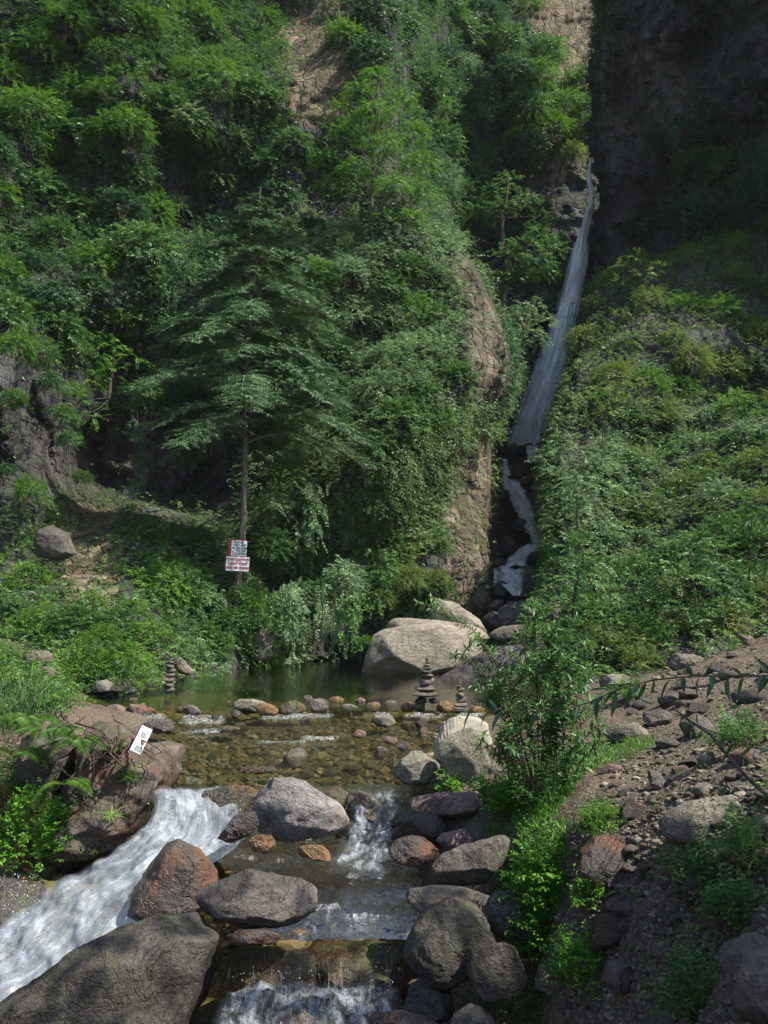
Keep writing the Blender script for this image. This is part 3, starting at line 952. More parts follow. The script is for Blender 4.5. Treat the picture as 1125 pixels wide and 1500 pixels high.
# -- foreground
boulder([(-110, 1560), (-20, 1492), (60, 1432), (118, 1394), (175, 1352), (215, 1338), (275, 1328), (308, 1358), (328, 1405), (328, 1450), (318, 1500), (322, 1560), (140, 1600)], 'r_green', 'huge dark mossy boulder filling the lower left beside the rushing chute', 6.35, 1.0, 21, sub=6, facets=11, amp=.09, lo=.68)
boulder([(193, 1342), (197, 1305), (212, 1262), (230, 1236), (258, 1229), (290, 1241), (320, 1272), (318, 1325), (290, 1342), (240, 1352)], 'r_brown', 'reddish brown wet boulder standing between the white chute and the flat slab', 7.15, .9, 5)
boulder([(285, 1318), (290, 1292), (312, 1278), (345, 1271), (400, 1277), (448, 1289), (470, 1306), (466, 1332), (440, 1358), (385, 1360), (325, 1350), (296, 1336)], 'r_grey', 'long flat layered grey slab lying across the terrace of the stream', 6.75, .9, 6, facets=9, lo=.6)
boulder([(358, 1192), (372, 1160), (396, 1136), (414, 1131), (440, 1139), (470, 1158), (498, 1176), (514, 1205), (500, 1220), (452, 1229), (400, 1233), (372, 1222)], 'r_white', 'big pointed grey boulder with a white streak in the middle of the stream', 7.85, .95, 9, facets=10, lo=.58)
boulder([(318, 1229), (332, 1208), (352, 1189), (374, 1188), (380, 1206), (366, 1226), (340, 1236)], 'r_brown', 'small dark brown rock leaning on the pointed grey boulder', 7.45, .8, 10)
boulder([(362, 1232), (376, 1219), (398, 1221), (408, 1236), (398, 1250), (370, 1250)], 'r_orange', 'rusty orange stone below the foot of the pointed boulder', 7.35, .9, 11, name='rock', cat='rock', sub=4)
boulder([(432, 1243), (448, 1234), (472, 1238), (490, 1252), (484, 1263), (458, 1260), (438, 1254)], 'r_orange', 'bright orange stone shining in the shallow water', 7.25, .8, 12, name='rock', cat='rock', sub=4)
boulder([(504, 1178), (510, 1156), (530, 1158), (556, 1174), (580, 1196), (572, 1212), (540, 1206), (512, 1200)], 'r_moss', 'wet brown wedge of rock beside the small white fall', 8.15, .9, 13)
boulder([(577, 1207), (584, 1190), (606, 1183), (636, 1188), (656, 1206), (652, 1224), (626, 1232), (592, 1230)], 'r_brown', 'rounded brown boulder upper of the pair right of the small fall', 8.0, .9, 14)
boulder([(568, 1246), (576, 1231), (600, 1223), (622, 1226), (646, 1246), (640, 1264), (606, 1272), (578, 1264)], 'r_brown', 'rounded red brown boulder lower of the pair right of the small fall', 7.5, .9, 15)
boulder([(638, 1232), (650, 1216), (668, 1211), (690, 1217), (698, 1232), (690, 1243), (656, 1245)], 'r_pink', 'small pale pinkish rock tucked above the long grey slab on the right bank', 7.6, .9, 16, name='rock', cat='rock')
boulder([(623, 1280), (630, 1262), (660, 1244), (705, 1229), (752, 1219), (760, 1240), (742, 1268), (710, 1294), (668, 1300), (636, 1296)], 'r_grey', 'long grey slab sloping up to the leafy clump on the right bank', 7.0, .9, 17, facets=9, lo=.6)
boulder([(588, 1312), (596, 1300), (640, 1296), (692, 1302), (722, 1314), (734, 1340), (700, 1352), (620, 1345)], 'r_grey', 'flat grey rock wedged behind the large round foreground boulder', 6.75, .9, 18)
boulder([(586, 1372), (593, 1338), (614, 1310), (650, 1303), (690, 1318), (718, 1348), (728, 1385), (712, 1412), (690, 1428), (652, 1450), (618, 1442), (594, 1410)], 'r_green', 'large round grey green boulder at the right edge of the lower stream', 6.25, .95, 19, sub=6, facets=8)
boulder([(668, 1428), (680, 1400), (708, 1380), (742, 1376), (770, 1400), (776, 1436), (760, 1458), (716, 1470), (682, 1456)], 'r_green', 'rough dark rounded rock leaning on the large grey green boulder', 5.9, .95, 20, facets=8)
boulder([(654, 1510), (664, 1484), (690, 1468), (716, 1478), (728, 1500), (720, 1540), (670, 1545)], 'r_dark', 'dark rock cut by the bottom edge below the rough rounded rock', 5.6, .9, 22)
boulder([(705, 1350), (716, 1312), (745, 1300), (790, 1320), (800, 1360), (780, 1385), (735, 1378)], 'r_grey', 'half hidden grey rock under the leafy clump on the right bank', 6.5, .9, 23)
boulder([(430, 1395), (450, 1378), (540, 1372), (604, 1378), (616, 1420), (590, 1466), (450, 1466)], 'r_moss', 'olive mossy ledge rock with a film of water in the lower stream', 6.95, .9, 24, facets=9)
boulder([(322, 1405), (345, 1388), (420, 1384), (470, 1394), (480, 1450), (430, 1478), (340, 1470)], 'r_moss', 'dark mossy ledge rock dripping above the bottom splash', 6.85, .9, 25, facets=9)
boulder([(330, 1378), (345, 1362), (400, 1362), (428, 1370), (400, 1384), (350, 1386)], 'r_brown', 'thin brown stone in the shadow under the flat layered slab', 6.5, .8, 26, name='rock', cat='rock', sub=4)
boulder([(268, 1200), (300, 1158), (350, 1150), (400, 1152), (372, 1190), (330, 1212)], 'r_moss', 'wet mossy sill stone where the stream pours over left of the pointed boulder', 8.2, .9, 27)
boulder([(440, 1180), (455, 1150), (495, 1152), (520, 1168), (516, 1200), (470, 1200)], 'r_moss', 'wet mossy sill stone behind the pointed boulder', 8.4, .9, 28)
boulder([(520, 1545), (545, 1482), (610, 1476), (655, 1500), (660, 1550)], 'r_brown', 'wet dark brown stone at the bottom edge beside the splash', 5.9, .9, 29)
boulder([(588, 1490), (590, 1448), (622, 1428), (660, 1446), (668, 1490), (625, 1506)], 'r_dark', 'dark wet rock wedged under the large round boulder by the splash', 6.15, .9, 30, facets=9)
# -- left outcrop
boulder([(20, 1275), (60, 1240), (100, 1200), (108, 1120), (96, 1062), (120, 1046), (165, 1062), (205, 1075), (240, 1070), (266, 1088), (262, 1120), (236, 1150), (230, 1200), (205, 1238), (150, 1262), (80, 1290)], 'r_outcrop', 'rugged reddish rock outcrop tangled with roots on the left bank', 8.45, 1.0, 31, name='rock_outcrop', cat='outcrop', sub=6, facets=12, amp=.17, lo=.55)
boulder([(205, 1062), (222, 1052), (252, 1054), (256, 1068), (232, 1076), (208, 1072)], 'r_grey', 'small grey rock on top of the rooty outcrop beside the carton', 8.9, .9, 32, name='rock', cat='rock', sub=4)
boulder([(20, 1110), (30, 1075), (60, 1062), (100, 1080), (108, 1130), (80, 1170), (30, 1160)], 'r_grey', 'grey rock face under the ferns left of the rooty outcrop', 8.7, .9, 33)
boulder([(-30, 1350), (-20, 1285), (30, 1275), (60, 1300), (50, 1340), (10, 1390), (-30, 1400)], 'r_dark', 'black wet rock at the left edge above the chute', 7.6, .9, 34)
# -- far bank and pool
boulder([(516, 985), (520, 962), (534, 938), (560, 922), (600, 914), (650, 912), (700, 925), (716, 950), (700, 972), (660, 985), (606, 997), (560, 992)], 'r_pale', 'huge smooth pale boulder at the back of the pool', 19.6, .95, 41, sub=6, facets=6, amp=.03)
boulder([(558, 924), (575, 902), (600, 901), (650, 908), (700, 918), (720, 935), (690, 945), (600, 935)], 'r_pale', 'pale flat stone resting on the huge smooth boulder', 20.4, .9, 42, facets=8)
boulder([(612, 905), (618, 886), (640, 878), (670, 884), (705, 908), (716, 928), (680, 936), (630, 925)], 'r_pale', 'pale rounded boulder behind the huge one at the foot of the buttress', 21.3, .9, 43)
boulder([(630, 1003), (655, 985), (690, 964), (730, 946), (775, 940), (800, 960), (800, 1005), (740, 1016), (680, 1010)], 'r_grey', 'dark grey slab sloping into the pool right of the pale boulder', 17.6, .9, 44, sub=6, facets=6)
boulder([(712, 932), (728, 917), (770, 914), (800, 922), (800, 945), (750, 948)], 'r_tan', 'flat tan rock between the dark slab and the cascade', 20.5, .9, 45)
boulder([(718, 925), (722, 900), (740, 885), (770, 878), (790, 892), (795, 925), (760, 930)], 'r_grey', 'grey boulder at the foot of the gorge cascade', 22.8, .9, 46)
boulder([(700, 918), (708, 903), (725, 893), (742, 904), (745, 920)], 'r_grey', 'small grey boulder left of the one at the foot of the cascade', 22.4, .9, 47, sub=4)
boulder([(50, 815), (52, 788), (75, 762), (98, 778), (110, 812), (90, 822)], 'r_grey', 'pointed grey rock standing beside the sandy path', 19.2, .9, 48, facets=8)
for ol, lb in [([(28, 965), (40, 953), (70, 953), (82, 964), (70, 974), (36, 974)], 'topmost pale rock of the heap on the left bank'), ([(30, 988), (40, 972), (70, 974), (86, 986), (80, 998), (44, 998)], 'middle pale rock of the heap on the left bank'),
               ([(55, 1010), (60, 996), (85, 994), (95, 1006), (85, 1016)], 'lowest pale rock of the heap on the left bank')]:
    boulder(ol, 'r_tan', lb, 13.2, .9, name='rock', cat='rock', sub=4)
boulder([(132, 1010), (138, 999), (155, 995), (168, 1003), (165, 1012), (140, 1015)], 'r_tan', 'lone tan rock at the left edge of the pool', 13.6, .9, 52, name='rock', cat='rock', sub=4)
boulder([(252, 975), (262, 960), (284, 982), (282, 990), (262, 986)], 'r_tan', 'slanted tan rock behind the left cairn', 17.0, .9, 53, name='rock', cat='rock', sub=4)
boulder([(372, 972), (370, 940), (385, 918), (402, 930), (405, 970)], 'r_tan', 'tan rock wall showing through the vines at the back of the pool', 21.3, .9, 54)
# -- stones of the weir
for cx, cy, w, h, mt, lb in [(145, 1041, 20, 18, 'r_pink', 'first pink stone at the left end of the weir'), (167, 1043, 36, 22, 'r_pink', 'mauve stone second from the left end of the weir'), (201, 1040, 38, 19, 'r_pink', 'long mauve stone third from the left end of the weir'), (221, 1041, 16, 14, 'r_orange', 'little tan orange stone beside the long mauve weir stone'),
                             (281, 1041, 30, 19, 'r_tan', 'lone tan stone of the weir between two riffles'), (366, 1035, 54, 24, 'r_pale', 'pale slab like stone of the weir propped over the orange one'), (389, 1040, 42, 22, 'r_orange', 'wet orange stone under the pale slab of the weir'), (345, 1046, 18, 12, 'r_dark', 'dark little stone at the riffle left of the pale slab'),
                             (452, 1024, 18, 13, 'r_grey', 'small grey stone behind the weir right of the mossy one'), (468, 1034, 30, 24, 'r_grey', 'upright grey stone of the weir'), (428, 1038, 46, 24, 'r_moss', 'low mossy stone of the weir left of the upright grey one'), (494, 1026, 28, 11, 'r_orange', 'flat orange stone of the weir near its middle'),
                             (528, 1028, 16, 14, 'r_pink', 'small pinkish pointed weir stone'), (510, 1036, 28, 11, 'r_tan', 'flat tan weir stone below the orange one'), (547, 1034, 26, 12, 'r_orange', 'orange brown weir stone right of the pinkish one'), (572, 1030, 26, 10, 'r_tan', 'flat tan weir stone left of the tall cairn'), (597, 1036, 24, 17, 'r_orange', 'tilted orange stone left of the foot of the tall cairn'),
                             (616, 1035, 18, 22, 'r_lich', 'upright speckled stone at the foot of the tall cairn'), (653, 1036, 30, 20, 'r_orange', 'orange wedge of stone between the two right cairns'), (672, 1041, 34, 10, 'r_tan', 'flat tan stone under the small cairn'), (698, 1040, 26, 12, 'r_orange', 'orange stone right of the small cairn'), (731, 1040, 26, 20, 'r_lich', 'grey speckled stone at the right end of the weir'),
                             (742, 1056, 40, 14, 'r_pink', 'flat pinkish stone just below the right end of the weir'), (560, 1056, 42, 24, 'r_lich', 'pale speckled rock standing in the shallow stream'), (527, 1075, 24, 15, 'r_pink', 'pinkish stone left of the pale speckled rock in the stream'), (572, 1084, 26, 13, 'r_pink', 'flat pink stone awash in the shallow stream'), (590, 1092, 22, 14, 'r_brown', 'brown stone awash in the shallow stream'),
                             (380, 1128, 70, 12, 'r_moss', 'wide mossy stone just under the surface above the pointed boulder'), (330, 1068, 50, 10, 'r_moss', 'flat mossy stone awash below the lone tan weir stone')]:
    a = rng.uniform(-.15, .15, 8)
    ol = [(cx + w / 2 * (1 + a[k]) * math.cos(k * math.pi / 4 + .2), cy + h / 2 * (1 + a[k]) * math.sin(k * math.pi / 4 + .2)) for k in range(8)]
    Yb = atz(cx, cy + h / 2, -.06 if cy < 1050 else -.14)[1]
    boulder(ol, mt, lb, float(Yb) + .12, .9, name='rock', cat='rock', sub=4, group='stones in and along the weir')
# -- right shore of the stream
boulder([(636, 1110), (638, 1085), (650, 1058), (672, 1048), (700, 1049), (716, 1062), (722, 1100), (690, 1130), (650, 1135)], 'r_tan', 'rounded rock under the cloth behind the standing slab', 9.2, .7, 61)
boulder([(641, 1098), (652, 1078), (670, 1070), (692, 1064), (708, 1076), (714, 1095), (723, 1118), (712, 1142), (690, 1150), (656, 1155), (648, 1130)], 'r_lich', 'speckled standing slab with a cloth behind it', 8.65, .6, 62, sub=6, facets=5, amp=.025)
boulder([(576, 1134), (586, 1112), (602, 1100), (628, 1098), (646, 1112), (648, 1134), (626, 1150), (594, 1150)], 'r_lich', 'rounded rock left of the standing slab', 8.9, .9, 63)
boulder([(586, 1182), (605, 1166), (650, 1160), (700, 1158), (724, 1172), (712, 1190), (660, 1198), (610, 1196)], 'r_pink', 'long low pinkish rock in front of the standing slab', 8.2, .9, 64, facets=8)
boulder([(714, 1140), (718, 1120), (732, 1110), (750, 1120), (748, 1146), (730, 1154)], 'r_lich', 'grey rock between the standing slab and the willowy shrub', 8.6, .9, 65, name='rock', cat='rock', sub=4)
# -- right bank
for ol, mt, lb, dp in [
    ([(966, 1205), (980, 1188), (1010, 1172), (1092, 1162), (1104, 1175), (1100, 1228), (1070, 1238), (1030, 1232), (985, 1238), (968, 1222)], 'r_tan', 'big angular slab with a pale top on the gravel bank', .9),
    ([(880, 1078), (888, 1064), (930, 1058), (950, 1066), (962, 1078), (940, 1086), (900, 1088)], 'r_tan', 'long flat tan rock at the edge of the grass patch', .9),
    ([(940, 1060), (944, 1044), (968, 1036), (988, 1042), (984, 1062), (960, 1068)], 'r_grey', 'dark blocky rock in the row of rocks across the bank', .9),
    ([(956, 1030), (962, 1018), (1010, 1015), (1014, 1030), (985, 1038)], 'r_grey', 'square topped rock behind the dark blocky rock', .9),
    ([(972, 972), (985, 958), (1010, 955), (1030, 964), (1028, 978), (990, 984)], 'r_tan', 'pale domed rock under the edge of the bushes', .9),
    ([(872, 1000), (880, 988), (915, 987), (938, 998), (930, 1012), (890, 1014)], 'r_tan', 'flat topped pale rock behind the willowy shrub', .9),
    ([(945, 1135), (950, 1125), (965, 1128), (980, 1152), (976, 1162), (955, 1155)], 'r_tan', 'thin pale shard leaning on the gravel bank', .7),
    ([(868, 1126), (885, 1118), (915, 1120), (905, 1134), (880, 1138)], 'r_pink', 'flat pinkish shard beside the grass patch', .8),
    ([(1020, 1110), (1032, 1098), (1048, 1102), (1050, 1122), (1028, 1126)], 'r_lich', 'mossy speckled rock in the middle of the gravel bank', .9),
    ([(1010, 1160), (1018, 1145), (1042, 1143), (1050, 1162), (1030, 1172)], 'r_tan', 'square tan rock above the big angular slab', .9),
    ([(1060, 1160), (1066, 1146), (1092, 1144), (1100, 1158), (1080, 1166)], 'r_brown', 'dark brown rock just above the big angular slab', .9),
    ([(1086, 932), (1090, 945), (1104, 950), (1108, 938), (1098, 930)], 'r_pink', 'reddish stone alone at the top of the bank', .9),
    ([(1028, 1258), (1040, 1242), (1062, 1241), (1072, 1256), (1060, 1268), (1038, 1268)], 'r_pink', 'rounded pinkish rock under the big angular slab', .9),
    ([(1048, 1300), (1052, 1272), (1074, 1265), (1092, 1282), (1085, 1304), (1060, 1310)], 'r_tan', 'tan block half buried in the shaded bank', .9),
    ([(880, 1440), (890, 1412), (925, 1396), (950, 1405), (955, 1440), (930, 1458), (895, 1456)], 'r_grey', 'shaded grey rock low on the right bank', .9),
    ([(958, 1400), (965, 1380), (990, 1375), (1005, 1390), (1000, 1415), (970, 1418)], 'r_grey', 'small shaded rock right of the low grey rock', .9),
    ([(1000, 1425), (1005, 1390), (1030, 1380), (1045, 1400), (1040, 1430), (1015, 1440)], 'r_grey', 'upright shaded rock at the lower right', .9),
    ([(1045, 1450), (1055, 1385), (1090, 1352), (1150, 1345), (1190, 1400), (1180, 1480), (1110, 1500), (1060, 1485)], 'r_grey', 'big shaded boulder cut by the right edge', .9),
    ([(940, 1500), (950, 1462), (990, 1445), (1010, 1470), (1005, 1510), (965, 1520)], 'r_grey', 'shaded rock at the bottom edge of the right bank', .9),
    ([(770, 1440), (785, 1415), (815, 1408), (835, 1428), (825, 1455), (790, 1462)], 'r_pink', 'pinkish rock in the ferny hollow at the bottom', .9),
    ([(840, 1270), (850, 1235), (890, 1215), (935, 1225), (945, 1265), (905, 1300), (860, 1300)], 'r_brown', 'earthy brown hump of rock beside the leafy clump', .9),
    ([(1000, 1300), (1010, 1268), (1040, 1262), (1050, 1290), (1035, 1312)], 'r_dark', 'dark rock in the hollow under the big angular slab', .9),
    ([(885, 1330), (900, 1308), (935, 1310), (945, 1335), (915, 1346)], 'r_brown', 'brown clod of rock in the middle of the shaded bank', .9)]:
    boulder(ol, mt, lb, None, dp, name='rock' if len(ol) < 8 else 'boulder', cat='rock' if len(ol) < 8 else 'boulder', sub=5, facets=9, lo=.6)
# -- rocks of the gorge cascade
for k, (cx, cy, w, h, Yd) in enumerate([(752, 662, 24, 26, 37.4), (776, 655, 20, 16, 37.4), (800, 655, 16, 14, 37.6), (742, 690, 24, 20, 36.3), (764, 690, 40, 26, 36.2), (768, 712, 34, 22, 35.4), (732, 720, 18, 26, 35.2), (757, 732, 18, 26, 34), (772, 735, 16, 24, 34), (760, 770, 30, 20, 32), (768, 815, 36, 22, 29.4),
                                         (732, 826, 24, 20, 28.6), (774, 842, 40, 28, 28), (733, 862, 26, 24, 27), (776, 868, 26, 30, 26.5), (758, 893, 40, 26, 25.4), (728, 886, 22, 18, 25.2), (735, 655, 22, 24, 37.2), (790, 690, 18, 20, 36.6), (745, 800, 24, 30, 30.3)]):
    a = rng.uniform(-.16, .16, 9)
    ol = [(cx + w / 2 * (1 + a[j]) * math.cos(j * 2 * math.pi / 9), cy + h / 2 * (1 + a[j]) * math.sin(j * 2 * math.pi / 9)) for j in range(9)]
    where = 'directly under the foot of the waterfall' if cy < 668 else 'among the rocks just below the waterfall' if cy < 700 else 'beside the upper run of the gorge cascade' if cy < 760 else 'beside the middle run of the gorge cascade' if cy < 815 else 'beside the lowest run of the gorge cascade'
    side = 'leftmost' if cx < 736 else 'left' if cx < 754 else 'central' if cx < 766 else 'right hand' if cx < 780 else 'rightmost'
    boulder(ol, 'r_dark', '%s %s dark wet rock %s' % (side, 'wide' if w > 33 else 'tall' if h > w else 'rounded' if w < 21 else 'broad', where), Yd - 1.6, .9, name='rock', cat='rock', sub=4, group='dark rocks of the gorge cascade')

# -- stones one can lift: three cairns
STONE = []
for k in range(7):
    V, Fq = ico(3)
    P = V * np.array([.5, .42, .28]) if k < 4 else V * np.array([.5, .45, .40])
    P = facet(P, 9, 100 + k, .55, .9, .95, False)
    P = roughen(P, .5, 50 + k, .05)
    P /= np.ptp(P[:, 0])
    STONE.append((P, np.ptp(P[:, 2])))
_stone_me = {}


def stone(k, mat, loc, w, h, rz, label, cat='stone', group=None, name='stone', tilt=0.0):
    key = (k, mat)
    if key not in _stone_me:
        _stone_me[key] = mesh_np(name, STONE[k][0], ico(3)[1], M[mat])
    o = link(name, _stone_me[key], None, loc)
    o.scale = (w, w * .9, h / STONE[k][1])
    o.rotation_euler = (tilt, tilt * .5, rz)
    return tag(o, label, cat, group)


ORD = ['bottom', 'second', 'third', 'fourth', 'fifth', 'sixth', 'seventh', 'eighth', 'ninth', 'tenth']


def cairn(px, py_base, Y, stones, what, group):
    x, y, z = at(px, py_base, Y)
    n = len(stones)
    for i, (dx, w, h, mt) in enumerate(stones):
        m = Y / FPX
        lab = ('bottom stone of %s' % what) if i == 0 else ('topmost little stone of %s' % what) if i == n - 1 else '%s stone from the bottom of %s' % (ORD[i], what)
        stone(int(rng.integers(0, 4)), mt, (x + dx * m, y + rng.uniform(-.01, .01), z + h * m / 2), w * m, h * m * 1.12, rng.uniform(-.5, .5), lab, 'stone', group, 'cairn_stone', rng.uniform(-.08, .08))
        z += h * m
    return


cairn(248, 1016, 14.6, [(0, 17, 9, 'r_pale'), (-1, 16, 7, 'r_pale'), (-1, 17, 8, 'r_pale'), (0, 15, 6, 'r_pale'), (1, 15, 6, 'r_pale'), (0, 14, 6, 'r_pale'), (1, 11, 5, 'r_pale'), (1, 8, 4, 'r_pale'), (1, 6, 5, 'r_pale')], 'the left cairn standing in the pool', 'stones of the left cairn')
cairn(623, 1030, 12.7, [(-6, 20, 9, 'r_dark'), (1, 37, 8, 'r_tan'), (2, 30, 8, 'r_pale'), (1, 27, 11, 'r_pale'), (1, 23, 6, 'r_pale'), (0, 20, 5, 'r_tan'), (2, 17, 5, 'r_pale'), (3, 12, 4, 'r_pale'), (4, 8, 4, 'r_tan'), (3, 5, 5, 'r_pale')], 'the tall middle cairn by the pale boulder', 'stones of the tall cairn')
stone(1, 'r_dark', at(634, 1026, 12.75), .17, .09, .4, 'dark stone beside the bottom of the tall middle cairn', 'stone', 'stones of the tall cairn', 'cairn_stone')
cairn(675, 1036, 12.5, [(0, 20, 7, 'r_pale'), (0, 18, 7, 'r_pink'), (-1, 14, 8, 'r_pale'), (-1, 12, 6, 'r_pale'), (-3, 8, 4, 'r_pale'), (-2, 5, 4, 'r_pale')], 'the short right cairn on the weir', 'stones of the short cairn')

for k in range(46):
    px, py = rng.uniform(150, 745), rng.normal(1037, 6)
    p = atz(px, py, -.03)
    s = .045 * math.exp(rng.normal(0, .45))
    stone(int(rng.integers(0, 7)), str(rng.choice(['r_tan', 'r_grey', 'r_pink', 'r_brown', 'r_orange', 'r_dark', 'r_lich'])), (p[0], p[1], p[2]), s * 1.8, s * 1.5, rng.uniform(0, 6), 'little loose stone wedged among the bigger stones of the weir', 'stone', 'little stones of the weir', 'weir_stone', rng.uniform(-.5, .5))

for k in range(34):
    px, py = rng.uniform(270, 640), rng.uniform(1050, 1150)
    p = ghit(px, py)
    s = .055 * math.exp(rng.normal(0, .45))
    stone(int(rng.integers(0, 7)), str(rng.choice(['r_tan', 'r_moss', 'r_pink', 'r_brown', 'r_orange', 'r_lich'])), (p[0], p[1], p[2] + s * .5), s * 2.2, s * 1.7, rng.uniform(0, 6), 'small stone lying awash in the shallow upper stream', 'stone', 'stones awash in the upper stream', 'stream_stone', rng.uniform(-.4, .4))

# -- loose stones on the bank, each its own
n = 0
BANKPOLY = [(870, 990), (1125, 945), (1180, 1000), (1180, 1330), (1010, 1330), (900, 1400), (840, 1380), (850, 1230), (880, 1150), (960, 1100)]
while n < 180:
    px, py = rng.uniform(840, 1180), rng.uniform(950, 1420)
    if not in_poly(np.array([px]), np.array([py]), BANKPOLY)[0]:
        continue
    p = ghit(px, py)
    s = .06 * math.exp(rng.normal(0, .6)) * (1.25 if py < 1050 else 1.0)
    stone(int(rng.integers(0, 7)), str(rng.choice(['r_tan', 'r_tan', 'r_grey', 'r_pink', 'r_brown'])), (p[0], p[1], p[2] + s * .12), s * 1.2, s * .75, rng.uniform(0, 6), 'small loose stone lying on the brown gravel bank', 'stone', 'loose stones on the gravel bank', 'loose_stone', rng.uniform(-.3, .3))
    n += 1


for k in range(15):
    px, py = rng.uniform(885, 1150), rng.uniform(985, 1190)
    p = ghit(px, py)
    w = rng.uniform(.16, .42)
    stone(int(rng.integers(0, 4)), str(rng.choice(['r_tan', 'r_tan', 'r_grey', 'r_pink'])), (p[0], p[1], p[2] + .01), w, w * rng.uniform(.28, .5), rng.uniform(0, 6), 'flat angular slab lying among the loose stones of the bank', 'slab', 'flat slabs on the gravel bank', 'flat_stone', rng.uniform(-.25, .25))


def pebbles(name, C, r, mat, attr=None):
    V, Fq = ico(1)
    n = len(C)
    S = rng.uniform(.6, 1.2, (n, 1, 3)) * np.array([1, .9, .55])
    J = 1 + .25 * rng.normal(size=(n, len(V), 1)) * .6
    a = rng.uniform(0, 6.28, n)
    ca, sa = np.cos(a)[:, None], np.sin(a)[:, None]
    P = V[None] * J * S * r[:, None, None]
    P = np.stack([P[..., 0] * ca - P[..., 1] * sa, P[..., 0] * sa + P[..., 1] * ca, P[..., 2]], -1) + C[:, None]
    Fq = (Fq[None] + len(V) * np.arange(n)[:, None, None]).reshape(-1, 3)
    tint = np.repeat(rng.random(n), len(V))
    tag(link(name, mesh_np(name, P.reshape(-1, 3), Fq, mat, smooth=False, attrs={'tint': tint})), kind='stuff')


def pebble_mat(name, stops, rough):
    t = NT(name)
    ti = t.n('Attribute', None, attribute_name='tint').outputs['Fac']
    pos = t.n('NewGeometry').outputs['Position']
    b = t.noise(pos, 60, 4, .7)
    c = t.ramp(ti, stops)
    c = t.mix(t.framp(b, .35, .65, .0, .6), c, (.05, .045, .035))
    return t.finish(t.principled(c, rough, t.bump(b, .6, .008), .35))


M['gravel'] = pebble_mat('gravel', [(0, (.04, .031, .022)), (.4, (.088, .068, .048)), (.75, (.165, .135, .10)), (1, (.27, .24, .20))], .9)
M['bedstone'] = pebble_mat('stream_bed_stones', [(0, (.03, .028, .012)), (.4, (.09, .08, .03)), (.7, (.16, .14, .075)), (.88, (.20, .11, .045)), (1, (.30, .28, .22))], .5)
n = 14000
px, py = rng.uniform(740, 1200, n), rng.uniform(930, 1520, n)
ok = in_poly(px, py, [(880, 985), (1125, 930), (1200, 930), (1200, 1520), (840, 1520), (800, 1420), (840, 1220), (900, 1120), (960, 1090)])
P0 = np.array([ghit(a, b) for a, b in zip(px[ok][:6500], py[ok][:6500])])
pebbles('gravel', P0, .015 * np.exp(rng.normal(0, .5, len(P0))) * (.7 + .05 * P0[:, 1]), M['gravel'])
n = 5200
px, py = rng.uniform(110, 745, n), 1035 + 150 * rng.random(n) ** 1.2
P1 = np.array([ghit(a, b) for a, b in zip(px, py)])
ok = in_poly(P1[:, 0], P1[:, 1], BED)
P1 = P1[ok]
pebbles('stream_pebbles', P1, .036 * np.exp(rng.normal(0, .5, len(P1))), M['bedstone'])
px, py = rng.uniform(330, 600, 900), rng.uniform(1200, 1400, 900)
P1 = np.array([ghit(a, b) for a, b in zip(px, py)])
pebbles('stream_pebbles', P1 + np.array([0, 0, .03]), .05 * np.exp(rng.normal(0, .5, len(P1))), M['bedstone'])
# ------------------------------------------------------------------ plants
UP = np.array([0, 0, 1.0])


def leaves(P, Ld, Nn, L, Wd, fold=.18, curl=.15, near=False):
    """leaf blades: base point, direction, normal, length, width -> V, F"""
    B = nrm(np.cross(Nn, Ld))
    Nn = np.cross(Ld, B)
    L = L[:, None]
    Wd = Wd[:, None]
    if not near:
        v = np.stack([P, P + Ld * L * .42 + B * Wd * .5 + Nn * Wd * fold, P + Ld * L - Nn * L * curl, P + Ld * L * .42 - B * Wd * .5 + Nn * Wd * fold], 1)
        f = np.array([(0, 1, 2), (0, 2, 3)])
    else:
        c = lambda t: P + Ld * L * t - Nn * L * curl * t * t
        v = np.stack([c(0), c(.3) + B * Wd * .45 + Nn * Wd * fold, c(.3), c(.3) - B * Wd * .45 + Nn * Wd * fold, c(.65) + B * Wd * .4 + Nn * Wd * fold * .7, c(.65), c(.65) - B * Wd * .4 + Nn * Wd * fold * .7, c(1.0)], 1)
        f = np.array([(0, 1, 2), (0, 2, 3), (1, 4, 5), (1, 5, 2), (2, 5, 6), (2, 6, 3), (4, 7, 5), (5, 7, 6)])
    n = len(P)
    F = (f[None] + v.shape[1] * np.arange(n)[:, None, None]).reshape(-1, 3)
    return v.reshape(-1, 3), F, v.shape[1]


